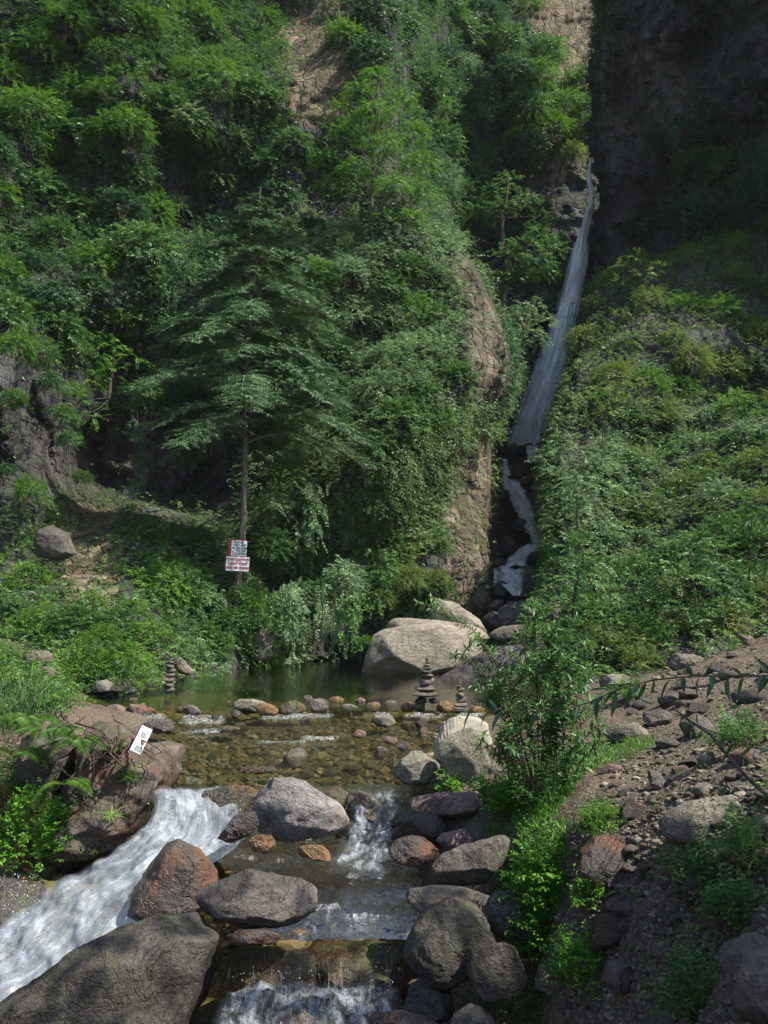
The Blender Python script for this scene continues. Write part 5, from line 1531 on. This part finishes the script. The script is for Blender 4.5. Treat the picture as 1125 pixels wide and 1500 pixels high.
CONY = 21.8
cb = at(347, 872, CONY)
ch = at(372, 275, CONY)[2] - cb[2]
conifer(cb, ch, 2.8, at(352, 650, CONY)[2] - cb[2], 'tall layered conifer with a bare pale trunk carrying two signs')
# ------------------------------------------------------------------ vines hanging at the back of the pool


def vine(px, py0, py1, Y, wpx, label, kind='pale', seed=1):
    global rng
    keep = rng
    rng = np.random.default_rng(seed)
    b = at(px, py0, Y)
    m = Y / FPX
    H = (py1 - py0) * m
    ns = int(26 * H * wpx * m / .3)
    O = np.stack([rng.normal(0, .42, ns) * wpx * m * .6, rng.normal(0, .10, ns), -rng.random(ns) * H], -1)
    O[:, 0] += .12 * np.sin(O[:, 2] * 2.5 + seed)
    D = nrm(np.stack([rng.normal(0, .4, ns), -.35 + rng.normal(0, .2, ns), -1 + rng.normal(0, .35, ns)], -1))
    mt, ll, lw, nl, _, sl, dr = LEAFKIND[kind]
    V, F, ti = sprays(O, D, np.full(ns, .3), 9, ll * .95, lw * 1.1, .1, face=nrm(np.array([.1, -.8, .6])), facew=.6)
    st = [tube(np.stack([np.full(6, x) + .05 * np.sin(np.arange(6) + x * 9), np.zeros(6) + .03, np.linspace(0, -H * .95, 6)], -1), .005, 4) for x in np.linspace(-.4, .4, 4) * wpx * m]
    Vt, Ft = join(st)
    me = mesh_np('hanging_vine', np.concatenate([V, Vt]), [F, Ft + len(V)], [M[mt], M['twig']], smooth=False, attrs={'tint': np.concatenate([ti, np.full(len(Vt), .5)])}, midx=np.concatenate([np.zeros(len(F)), np.ones(len(Ft))]))
    rng = keep
    tag(link('hanging_vine', me, None, b), label, 'vine', 'vines hanging over the back of the pool')


for i, (px, a, b, Y, w, lb, kd) in enumerate([(432, 850, 962, 21.0, 34, 'long pale vine reaching the water just right of the tan rock wall', 'pale'), (478, 850, 935, 21.2, 34, 'pale vine hanging over the dark back of the pool', 'pale'), (515, 860, 945, 21.0, 30, 'bright vine next to the pale boulder at the back of the pool', 'broad'),
                                              (395, 860, 915, 20.8, 28, 'short vine above the tan rock wall of the pool', 'broad'), (560, 800, 890, 22.0, 30, 'vine above the flat stone on the pale boulder', 'broad'), (455, 700, 800, 22.2, 36, 'vine on the face right of the bare conifer trunk', 'pale'), (245, 480, 600, 21.6, 26, 'thin vine dropping left of the conifer crown', 'dark'),
                                              (203, 600, 720, 20.6, 16, 'leafy strand hanging at the mouth of the grotto', 'dark'), (265, 370, 500, 22.0, 30, 'dark vine curtain left above the conifer crown', 'dark'), (690, 560, 640, 23.3, 20, 'vine over the waist of the buttress', 'olive')]):
    vine(px, a, b, Y, w, lb, kd, 400 + i)

# ------------------------------------------------------------------ the near shrub with lance leaves


def stems_plant(name, base, shoots, lmat, ll, lw, per_m, stem_r, label, cat, seed, droop=.0, near=True, spread=.9, side=.0, parts=('foliage', 'stem'), curl=.25, leaf_from=.25):
    """shoots: list of polylines (relative points)"""
    global rng
    keep = rng
    rng = np.random.default_rng(seed)
    root = empty(name, base)
    tb, PP, LD, NN, LL = [], [], [], [], []
    for s in shoots:
        s = np.array(s, float)
        n = max(8, 3 * len(s))
        u = np.linspace(0, 1, len(s))
        uu = np.linspace(0, 1, n)
        C = quadgrid([[p, p] for p in s], 2, n)[:, 0]
        tb.append(tube(C, np.linspace(stem_r, stem_r * .3, n), 5))
        T = nrm(np.gradient(C, axis=0))
        L = np.linalg.norm(np.diff(C, axis=0), axis=1).sum()
        k = int(L * per_m)
        t = leaf_from + (1 - leaf_from) * (np.arange(k) + rng.random(k)) / max(k, 1)
        P = np.stack([np.interp(t, uu, C[:, i]) for i in range(3)], -1)
        Tk = nrm(np.stack([np.interp(t, uu, T[:, i]) for i in range(3)], -1))
        ph = np.arange(k) * 2.4 + rng.normal(0, .3, k)
        A = nrm(np.cross(Tk, np.array([.2, .9, .3])))
        B = np.cross(Tk, A)
        R = A * np.cos(ph)[:, None] + B * np.sin(ph)[:, None]
        d = nrm(Tk * (1 - spread * .45) + R * spread - UP * droop)
        PP.append(P), LD.append(d)
        NN.append(nrm(np.cross(np.cross(d, UP), d) + rng.normal(0, .35, (k, 3))))
        LL.append(np.exp(rng.normal(0, .2, k)) * (1.1 - .45 * t))
    P, d, N, q = (np.concatenate(a) for a in (PP, LD, NN, LL))
    V, F, kk = leaves(P, d, N, ll * q, lw * q, near=near, curl=curl, fold=.2)
    ti = np.repeat(np.clip(rng.normal(.5, .22, len(P)), 0, 1), kk)
    link(parts[0], mesh_np(parts[0], V, F, M[lmat], smooth=False, attrs={'tint': ti}), root)
    Vt, Ft = join(tb)
    link(parts[1], mesh_np(parts[1], Vt, Ft, M['twig']), root)
    rng = keep
    return tag(root, label, cat)


r2 = np.random.default_rng(5)
WB = atz(795, 1150, -.02)
WY = WB[1]
sh = []
tips = [(640, 896, .3), (660, 958, .2), (700, 985, .1), (745, 1005, 0), (770, 940, .3), (790, 890, .2), (765, 905, -.1), (835, 930, .2), (848, 905, .1), (815, 960, -.2), (870, 985, .1), (740, 1060, -.3), (860, 1040, -.2), (720, 1030, 0), (800, 1000, -.3), (885, 1030, .2), (775, 975, -.3), (845, 975, .1), (730, 1085, -.2), (880, 1075, -.1), (760, 1030, .3), (825, 1015, .3), (805, 930, 0), (785, 1040, -.4), (845, 1075, -.35), (700, 1090, -.2), (855, 950, .25)]
for k, (x, y, d) in enumerate(tips):
    e = at(x, y, WY + d) - WB
    b0 = np.array([r2.normal(0, .12), r2.normal(0, .1), -.05])
    m1 = b0 + np.array([e[0] * .18, e[1] * .3, e[2] * .5])
    m2 = b0 + np.array([e[0] * .5, e[1] * .7, e[2] * .88 + .03])
    sh.append([b0, m1, m2, e])
    for j in range(4):   # side shoots
        f = r2.uniform(.35, .9)
        p = m1 * (1 - f) + m2 * f if f < .7 else m2 * (1 - f) + e * f
        q = p + np.array([r2.normal(0, .14), r2.normal(0, .12), r2.uniform(.02, .2)])
        sh.append([p, (p + q) / 2 + (0, 0, .02), q])
stems_plant('willowy_shrub', WB, sh, 'l_willow', .085, .024, 84, .0075, 'tall willowy shrub with lance leaves and a long arching shoot over the pool', 'shrub', 61, droop=.25)


def clump(name, px, py, wpx, hpx, kind_mat, ll, lw, n, label, cat, seed, depth=None, base_z=None, sl=.16, nl=9, droop=.2, near=True, up=.7, part=True):
    """leafy clump filling about wpx x hpx photo pixels, standing on the ground"""
    global rng
    keep = rng
    rng = np.random.default_rng(seed)
    g = ghit(px, py + hpx / 2) if depth is None else at(px, py + hpx / 2, depth)
    m = g[1] / FPX
    rx, rz = wpx * m / 2, hpx * m
    d = nrm(rng.normal(size=(n, 3)))
    d[:, 2] = np.abs(d[:, 2])
    lob = 1 + .45 * fbm(d * 2.2 + seed, 2)
    O = d * (lob * rng.random(n) ** .4)[:, None] * np.array([rx, rx * .8, rz * .85]) * .85
    D = nrm(d * .7 + rng.normal(0, .45, (n, 3)) + UP * up)
    V, F, ti = sprays(O, D, sl * np.exp(rng.normal(0, .3, n)), nl, ll, lw, droop, near=near, face=np.array([0, -.3, 1.]), facew=.3)
    root = empty(name, g)
    link('foliage', mesh_np('foliage', V, F, M[kind_mat], smooth=False, attrs={'tint': ti}), root)
    st = []
    for k in range(min(26, n)):
        e = O[k * (n // min(26, n))]
        st.append(tube([e * np.array([.35, .35, 0]) - UP * .05, e * np.array([.7, .7, .5]), e + D[k * (n // min(26, n))] * .05], [.005, .004, .002], 4))
    Vt, Ft = join(st)
    link('stem', mesh_np('stem', Vt, Ft, M['twig']), root)
    rng = keep
    return tag(root, label, cat)


clump('leafy_bush', 790, 1110, 150, 120, 'l_willow', .05, .014, 300, 'dense fine-leaved bush round the foot of the willowy shrub', 'bush', 501, sl=.2)
clump('leafy_bush', 745, 1165, 70, 60, 'l_herb', .045, .024, 130, 'low bright bush spilling over the stones beside the long pinkish rock', 'bush', 502)
clump('leafy_bush', 800, 1265, 110, 110, 'l_herb', .040, .022, 330, 'sunlit leafy clump between the long grey slab and the earthy hump', 'bush', 503, sl=.14)
clump('leafy_bush', 790, 1350, 85, 95, 'l_herb', .040, .022, 240, 'dark leafy clump hanging below the sunlit one on the right bank', 'bush', 504, sl=.14)
clump('leafy_bush', 850, 1400, 90, 80, 'l_herb', .035, .016, 200, 'ferny clump in the hollow at the bottom of the right bank', 'bush', 505, sl=.15)
clump('leafy_bush', 865, 1305, 55, 40, 'l_herb', .035, .02, 80, 'small clump at the right foot of the earthy hump', 'bush', 506, sl=.1)
clump('leafy_bush', 880, 1195, 70, 40, 'l_bright', .05, .008, 160, 'grassy tuft on top of the earthy hump', 'bush', 507, sl=.14, droop=.4)
clump('leafy_bush', 660, 1148, 40, 22, 'l_herb', .05, .02, 45, 'small green plant under the foot of the standing slab', 'plant', 508, sl=.1)
clump('leafy_bush', 706, 1150, 30, 36, 'l_herb', .05, .02, 40, 'small green plant right of the standing slab', 'plant', 509, sl=.1)
clump('leafy_bush', 55, 1200, 130, 120, 'l_herb', .045, .020, 420, 'dense bright bush covering the bank below the fern and left of the rooty outcrop', 'bush', 510, depth=8.0, sl=.16)
clump('leafy_bush', 10, 1140, 110, 90, 'l_mid', .05, .018, 260, 'dark bush at the left edge above the bright bank bush', 'bush', 511, depth=8.6, sl=.2)
clump('leafy_bush', 50, 1000, 150, 90, 'l_bright', .06, .013, 420, 'ferny green mass on the left bank below the pale rock heap', 'bush', 512, depth=11.5, sl=.3)
clump('leafy_bush', 190, 985, 110, 60, 'l_bright', .05, .016, 260, 'bright leafy cushion reaching the pool edge left of the left cairn', 'bush', 513, depth=15.2, sl=.25)
clump('leafy_bush', 120, 960, 120, 60, 'l_bright', .05, .020, 260, 'bright leafy cushion behind the pale rock heap', 'bush', 514, depth=15.0, sl=.25)
clump('leafy_bush', 1085, 1075, 90, 50, 'l_mid', .05, .018, 120, 'low dark bush at the right edge of the gravel bank', 'bush', 515, sl=.18)
clump('leafy_bush', 1030, 1270, 110, 50, 'l_mid', .04, .016, 130, 'low shaded weeds below the big angular slab', 'bush', 516, sl=.14)
clump('leafy_bush', 1090, 1240, 70, 90, 'l_mid', .05, .012, 130, 'shaded weeds right of the big angular slab', 'bush', 517, sl=.2)
clump('leafy_bush', 1020, 1450, 100, 90, 'l_mid', .04, .014, 150, 'shaded ferny weeds in front of the big boulder at the right edge', 'bush', 518, sl=.18)
clump('leafy_bush', 700, 1485, 60, 40, 'l_mid', .03, .014, 60, 'little weeds between the dark rocks at the bottom edge', 'plant', 519, sl=.1)
clump('leafy_bush', 775, 1470, 90, 50, 'l_mid', .035, .012, 110, 'shaded weeds at the bottom edge under the pinkish rock', 'plant', 520, sl=.13)
clump('leafy_bush', 945, 960, 80, 44, 'l_olive', .05, .018, 160, 'olive weeds at the upper edge of the gravel bank', 'bush', 521, sl=.22)
clump('leafy_bush', 920, 1010, 60, 36, 'l_herb', .05, .02, 90, 'bright weeds behind the flat topped pale rock', 'plant', 522, sl=.15)
clump('leafy_bush', 1085, 1330, 110, 60, 'l_mid', .04, .016, 130, 'shaded weeds above the big boulder at the right edge', 'bush', 523, sl=.14)
clump('grass_tuft', 185, 1135, 22, 16, 'l_bright', .07, .006, 40, 'bright grass tuft on the rooty outcrop under the carton', 'grass tuft', 524, sl=.07, droop=.4, depth=8.1)
clump('grass_tuft', 172, 1092, 24, 14, 'l_bright', .05, .012, 40, 'small green tuft on the rooty outcrop left of the carton', 'grass tuft', 525, sl=.06, depth=8.25)

# a spiky little plant on the outcrop
V, F, _ = leaves(np.zeros((22, 3)), nrm(np.stack([np.cos(np.arange(22) * 2.4), np.sin(np.arange(22) * 2.4), rng.uniform(.2, 1.3, 22)], -1)), np.tile(UP, (22, 1)) + rng.normal(0, .1, (22, 3)), rng.uniform(.10, .17, 22), np.full(22, .012), near=True, curl=.5)
tag(link('spiky_plant', mesh_np('spiky_plant', V, F, M['l_bright'], smooth=False, attrs={'tint': np.full(len(V), .8)}), None, at(163, 1196, 7.85)), 'spiky little plant growing from the face of the rooty outcrop', 'plant')

# fern fronds over the outcrop and grass on the left bank


def fern(px, py, Y, n, L, label, seed):
    global rng
    keep = rng
    rng = np.random.default_rng(seed)
    b = at(px, py, Y)
    root = empty('fern', b)
    VV, FF, off, tb = [], [], 0, []
    for k in range(n):
        a = rng.uniform(0, 6.28)
        d = np.array([math.cos(a), math.sin(a) * .8, 0])
        t = np.linspace(0, 1, 26)
        l = L * rng.uniform(.7, 1.15)
        C = d * (l * t)[:, None] + UP * (l * (.75 * t - .95 * t ** 2.2))[:, None]
        T = nrm(np.gradient(C, axis=0))
        S = nrm(np.cross(T, UP))
        for sg in (1, -1):
            ld = nrm(T * .35 + S * sg - UP * .15)
            V, F, _ = leaves(C[2:], ld[2:], nrm(np.cross(S, T))[2:] + rng.normal(0, .1, (24, 3)), l * .26 * np.sin(np.pi * (t[2:] * .9 + .1)) ** .7 + .01, np.full(24, l * .035))
            VV.append(V), FF.append(F + off)
            off += len(V)
        tb.append(tube(C, np.linspace(.004, .001, 26), 4))
    V = np.concatenate(VV)
    link('frond', mesh_np('frond', V, np.concatenate(FF), M['l_bright'], smooth=False, attrs={'tint': np.repeat(rng.random(len(V) // 4) * .6, 4)}), root)
    Vt, Ft = join(tb)
    link('stem', mesh_np('stem', Vt, Ft, M['twig']), root)
    rng = keep
    tag(root, label, 'fern', 'ferns on the left bank')


for i, (a, b, Y, n, L, lb) in enumerate([(70, 1075, 8.3, 11, .42, 'fern drooping over the grey rock face on the left bank'), (25, 1060, 8.8, 10, .5, 'fern under the grass at the left edge'), (112, 1090, 8.0, 8, .32, 'small fern at the left shoulder of the rooty outcrop'), (15, 1110, 8.2, 9, .45, 'fern above the dark bush at the left edge'), (95, 1150, 7.9, 8, .3, 'fern low against the side of the rooty outcrop')]):
    fern(a, b, Y, n, L, lb, 600 + i)


def grass(name, px, py, Ls, w, mat, lean=.3):
    """blades rooted at ground points"""
    P = np.array([ghit(a, b) for a, b in zip(px, py)])
    n = len(P)
    d = nrm(np.stack([rng.normal(0, lean, n), rng.normal(0, lean, n), np.ones(n)], -1))
    Nn = nrm(rng.normal(size=(n, 3)) + np.array([0, -1., 0]))
    V, F, k = leaves(P, d, Nn, Ls * np.exp(rng.normal(0, .3, n)), w * np.ones(n), near=True, curl=.35, fold=.1)
    tag(link(name, mesh_np(name, V, F, M[mat], smooth=False, attrs={'tint': np.repeat(rng.random(n), k)})), kind='stuff')


def in_area(n, poly):
    p = np.array(poly, float)
    x, y = rng.uniform(p[:, 0].min(), p[:, 0].max(), n * 2), rng.uniform(p[:, 1].min(), p[:, 1].max(), n * 2)
    k = in_poly(x, y, poly)
    return x[k][:n], y[k][:n]


grass('grass', *in_area(5200, [(740, 1190), (700, 1165), (760, 1120), (880, 1085), (955, 1078), (960, 1092), (900, 1115), (850, 1140), (820, 1190), (770, 1230)]), .045, .007, 'l_herb', .6)
grass('grass', *in_area(1500, [(700, 1230), (760, 1180), (830, 1200), (830, 1330), (760, 1400), (720, 1330)]), .05, .009, 'l_herb', .6)
grass('grass', *in_area(1400, [(940, 945), (1040, 935), (1060, 950), (900, 985), (820, 1010), (760, 1010)]), .08, .012, 'l_bright', .5)
grass('grass', *in_area(2600, [(-100, 930), (60, 970), (110, 1010), (100, 1050), (40, 1075), (-100, 1100)]), .20, .010, 'l_mid', .4)
grass('grass', *in_area(500, [(960, 1180), (960, 1090), (1125, 1040), (1140, 1330), (900, 1430), (850, 1300)]), .05, .007, 'l_mid', .6)

# creepers and roots on the outcrop
rt = []
for k in range(22):
    x0, y0 = rng.uniform(96, 240), rng.uniform(1045, 1110)
    pts = [at(x0, y0, 8.25 + (y0 < 1070) * .2)]
    for j in range(5):
        x0 += rng.normal(3, 12)
        y0 += rng.uniform(4, 15)
        pts.append(at(x0, y0, 8.05 - .03 * j + rng.normal(0, .04)))
    rt.append(tube(pts, np.linspace(.016, .005, 6) * rng.uniform(.3, 1.0), 5))
Vt, Ft = join(rt)
M['root'] = bark_mat('reddish_roots', (.03, .02, .016), (.11, .075, .06))
tag(link('tangled_roots', mesh_np('tangled_roots', Vt, Ft, M['root'])), 'tangle of reddish roots spread over the top of the left rock outcrop', 'roots')

# ------------------------------------------------------------------ twigs at the right edge, close to the camera
tw0 = at(1240, 985, 4.6)
poly = [(1240, 985, 4.6), (1125, 990, 4.6), (1060, 990, 4.6), (1000, 992, 4.55), (950, 998, 4.5), (900, 1012, 4.5), (860, 1030, 4.5), (800, 1042, 4.5), (740, 1042, 4.5), (690, 1030, 4.5)]
stems_plant('overhanging_twig', tw0, [[at(*p) - tw0 for p in poly]], 'l_dark', .135, .030, 30, .006, 'long twig with drooping dark lance leaves reaching in from the right edge', 'twig', 701, droop=.22, leaf_from=.02)
poly = [(1240, 1010, 4.3), (1160, 1090, 4.3), (1100, 1095, 4.3), (1050, 1075, 4.35), (1000, 1050, 4.4)]
stems_plant('overhanging_twig', at(1240, 1010, 4.3), [[at(*p) - at(1240, 1010, 4.3) for p in poly], [at(*p) - at(1240, 1010, 4.3) for p in [(1240, 1010, 4.3), (1150, 780, 4.5), (1110, 755, 4.5), (1090, 775, 4.5)]], [at(*p) - at(1240, 1010, 4.3) for p in [(1240, 1010, 4.3), (1160, 830, 4.5), (1115, 820, 4.5), (1098, 830, 4.5)]],
                                                          [at(*p) - at(1240, 1010, 4.3) for p in [(1240, 1010, 4.3), (1170, 1130, 4.2), (1120, 1170, 4.2), (1090, 1230, 4.2)]]],
            'l_mid', .10, .022, 24, .005, 'leafy twigs crossing the right edge above and below the long one', 'twig', 702, droop=.4, leaf_from=.35)
sp = [at(*p) for p in [(985, 1036, 5.0), (1010, 1056, 4.9), (1040, 1075, 4.8), (1060, 1100, 4.7), (1090, 1135, 4.55), (1130, 1172, 4.4), (1220, 1260, 4.1), (1300, 1350, 3.9)]]
Vt, Ft = tube(sp, [.005, .007, .008, .0095, .010, .011, .012, .013], 7)
tag(link('bare_stick', mesh_np('bare_stick', Vt, Ft, M['bark'])), 'bare grey stick slanting across the gravel bank at the right edge', 'stick')

# the tree beside the photographer that shades the lower right corner
tree('shade_tree', (5.5, 2.3, .9), [(-.05, 0, 1.2), (-.2, .1, 2.5), (-.3, .2, 3.8)], .11, 'broad', 'broadleaf tree on the right bank that shades the lower gravel',
     [(-.4, .3, 4.2, 1.0), (.7, .3, 3.9, .9), (-1.2, .9, 3.5, .8), (-.2, -.6, 3.5, 1.0), (.3, 1.1, 3.6, .9), (-.9, .2, 3.0, .7), (-.4, .9, 4.6, .8), (-1.4, .0, 4.1, .7)], 79, nspray=150)

tree('shade_tree', (6.6, 4.0, 1.0), [(-.1, 0, 1.6), (-.4, .0, 3.2), (-.8, .0, 4.6)], .12, 'broad', 'unseen broadleaf tree added on the right bank to dapple the lower stream',
     [(-1.5, -.4, 4.6, .9), (-2.4, -.2, 4.9, .8), (-1.9, .6, 5.3, .8), (-2.9, -.8, 5.2, .9), (-1.0, -1.0, 5.2, .9), (-2.2, -1.4, 5.6, .8), (-3.2, .3, 5.8, .7)], 83, nspray=70)   # unseen second tree, added to throw dappled shade on the lower stream

# ------------------------------------------------------------------ signs on the conifer trunk
M['sign_white'] = plain_mat('weathered_white_paint', (.70, .70, .68), .6, .4, 9, .12)
M['sign_red'] = plain_mat('red_paint', (.38, .03, .035), .6, .4, 9, .2)
M['ink_black'] = plain_mat('black_lettering', (.02, .02, .025), .7, .3, 9, .1)
M['purple'] = plain_mat('purple_print', (.24, .03, .22), .5, .4, 9, .15)
M['print_grey'] = plain_mat('grey_print', (.22, .24, .24), .5, .4, 60, .5)
M['print_brown'] = plain_mat('brown_print', (.22, .10, .07), .5, .4, 60, .5)
M['cloth'] = None


def box(name, w, h, t, mat, parent, loc=(0, 0, 0), bev=.004):
    bm = bmesh.new()
    bmesh.ops.create_cube(bm, size=1)
    for v in bm.verts:
        v.co = Vector((v.co.x * w, v.co.y * t, v.co.z * h))
    bmesh.ops.bevel(bm, geom=bm.edges[:], offset=min(bev, t * .3), segments=2, affect='EDGES')
    me = bpy.data.meshes.new(name)
    bm.to_mesh(me)
    bm.free()
    me.materials.append(mat)
    return link(name, me, parent, loc)


def text(body, size, mat, parent, loc, name='lettering', sx=1.0, bold=.0):
    cu = bpy.data.curves.new('lettering', 'FONT')
    cu.body = body
    cu.size = size
    cu.align_x = 'CENTER'
    cu.align_y = 'CENTER'
    cu.extrude = .0015
    cu.offset = bold
    tmpo = bpy.data.objects.new('tmp', cu)
    COL.objects.link(tmpo)
    bpy.context.view_layer.update()
    me = bpy.data.meshes.new_from_object(tmpo.evaluated_get(bpy.context.evaluated_depsgraph_get()))
    bpy.data.objects.remove(tmpo)
    me.materials.clear()
    me.materials.append(mat)
    o = link(name, me, parent, loc)
    o.rotation_euler = (math.pi / 2, 0, 0)
    o.scale = (sx, 1, 1)
    return o


mS = CONY / FPX
s1 = empty('notice_sign', at(349.5, 803, CONY - .20), (0, math.radians(2.5), math.radians(6)))
box('red_board', .43, .42, .012, M['sign_red'], s1, (-.025, .012, 0))
box('panel', .385, .38, .012, M['sign_white'], s1, (.012, 0, 0))
for k, (tx, dx, sx) in enumerate([('PLEASE', -.01, 1), ('HELP KEEP', .02, .82), ('ISLAND CAMP', .02, .72), ('PLS USE', .045, .9), ('DUSTBIN', .045, .9)]):
    text(tx, .078, M['ink_black'], s1, (.012 + dx, -.0085, .145 - k * .072), sx=sx, bold=.002)
e = box('bin_icon', .05, .06, .004, M['sign_red'], s1, (-.125, -.0075, -.12), .001)
box('bin_mark', .03, .035, .003, M['sign_white'], e, (0, -.0035, .005), .001)
box('bin_lid', .06, .012, .004, M['sign_red'], s1, (-.125, -.0075, -.075), .001)
tag(s1, 'upper white notice with black capitals on a red board nailed to the trunk', 'sign')
s2 = empty('notice_sign', at(348, 826, CONY - .20), (0, math.radians(2.5), math.radians(4)))
box('panel', .58, .36, .014, M['sign_white'], s2)
for k, tx in enumerate(['कृपया कूड़ा कचरा', 'कूड़ेदान में डालें', 'सफाई रखें धन्यवाद']):
    text(tx, .088, M['sign_red'], s2, (0, -.0095, .105 - k * .105), sx=1.0, bold=.0025)
tag(s2, 'lower white notice with three lines of red lettering nailed to the trunk', 'sign')

# carton wedged on the outcrop
ct = empty('carton', at(206, 1084, 8.0), (math.radians(-12), math.radians(28), math.radians(24)))
box('body', .105, .24, .05, M['sign_white'], ct, (0, 0, 0), .003)
box('side_panel', .004, .23, .048, M['purple'], ct, (-.0545, 0, 0), .001)
box('picture', .05, .05, .003, M['print_grey'], ct, (.0, -.026, .045), .0008)
box('picture', .035, .04, .003, M['print_brown'], ct, (.025, -.026, -.015), .0008)
box('picture', .07, .05, .003, M['print_grey'], ct, (.01, -.026, -.08), .0008)
tag(ct, 'small white carton with a purple side wedged on the rooty outcrop', 'carton')

# striped cloth drying over the rock behind the standing slab
t = NT('pleated_cream_cloth')
uv = t.n('UVMap').outputs[0]
wv = t.n('TexWave', {'Vector': uv, 'Scale': 3.4, 'Distortion': 1.2, 'Detail': 2.0}, wave_type='BANDS', bands_direction='X').outputs['Fac']
cc = t.mix(t.framp(wv, .55, .8), (.29, .26, .205), (.23, .205, .16))
M['cloth'] = t.finish(t.principled(cc, .85, t.bump(t.noise(uv, 90, 2), .3, .004), .2))
OL = [(636, 1110), (638, 1085), (650, 1058), (672, 1048), (700, 1049), (716, 1062), (722, 1100), (690, 1130), (650, 1135)]
Pc, Fc, lc, _ = outline_rock(OL, 9.2, 61, .7, 6, 7, .06)
nc = nrm(Pc)
ang = np.arctan2(Pc[:, 0], Pc[:, 2] + .25)
Pc = Pc + nc * (.012 + .0022 * np.sin(Pc[:, 0] * 190 + 3 * fbm(Pc * 4, 2)) + .001 * np.sin(Pc[:, 0] * 420))[:, None]
hem = .0 + .012 * np.sin(Pc[:, 0] * 30) - .12 * sstep(.0, -.2, Pc[:, 0])
keepf = (Pc[:, 2] > hem)[Fc].all(1)
idx = np.unique(Fc[keepf])
mp_ = np.full(len(Pc), -1)
mp_[idx] = np.arange(len(idx))
me = mesh_np('draped_cloth', Pc[idx], mp_[Fc[keepf]], M['cloth'], uv=np.stack([Pc[idx, 0] * 9, Pc[idx, 2]], -1))
o = tag(link('draped_cloth', me, None, lc), 'cream striped cloth spread to dry over a rock behind the standing slab', 'cloth')
md = o.modifiers.new('thickness', 'SOLIDIFY')
md.thickness = .006
HAZE = 0.00018
if HAZE > 0:
    bm = bmesh.new()
    bmesh.ops.create_cube(bm, size=1)
    me = bpy.data.meshes.new('haze')
    for v in bm.verts:
        v.co = Vector((v.co.x * 160, v.co.y * 160 + 20, v.co.z * 100 + 42))
    bm.to_mesh(me)
    bm.free()
    mt = bpy.data.materials.new('haze')
    mt.use_nodes = True
    for nd in list(mt.node_tree.nodes):
        mt.node_tree.nodes.remove(nd)
    ou = mt.node_tree.nodes.new('ShaderNodeOutputMaterial')
    pv = mt.node_tree.nodes.new('ShaderNodeVolumePrincipled')
    pv.inputs['Density'].default_value = HAZE
    pv.inputs['Color'].default_value = (.85, .9, 1, 1)
    mt.node_tree.links.new(pv.outputs[0], ou.inputs['Volume'])
    me.materials.append(mt)
    tag(link('haze', me), kind='stuff')
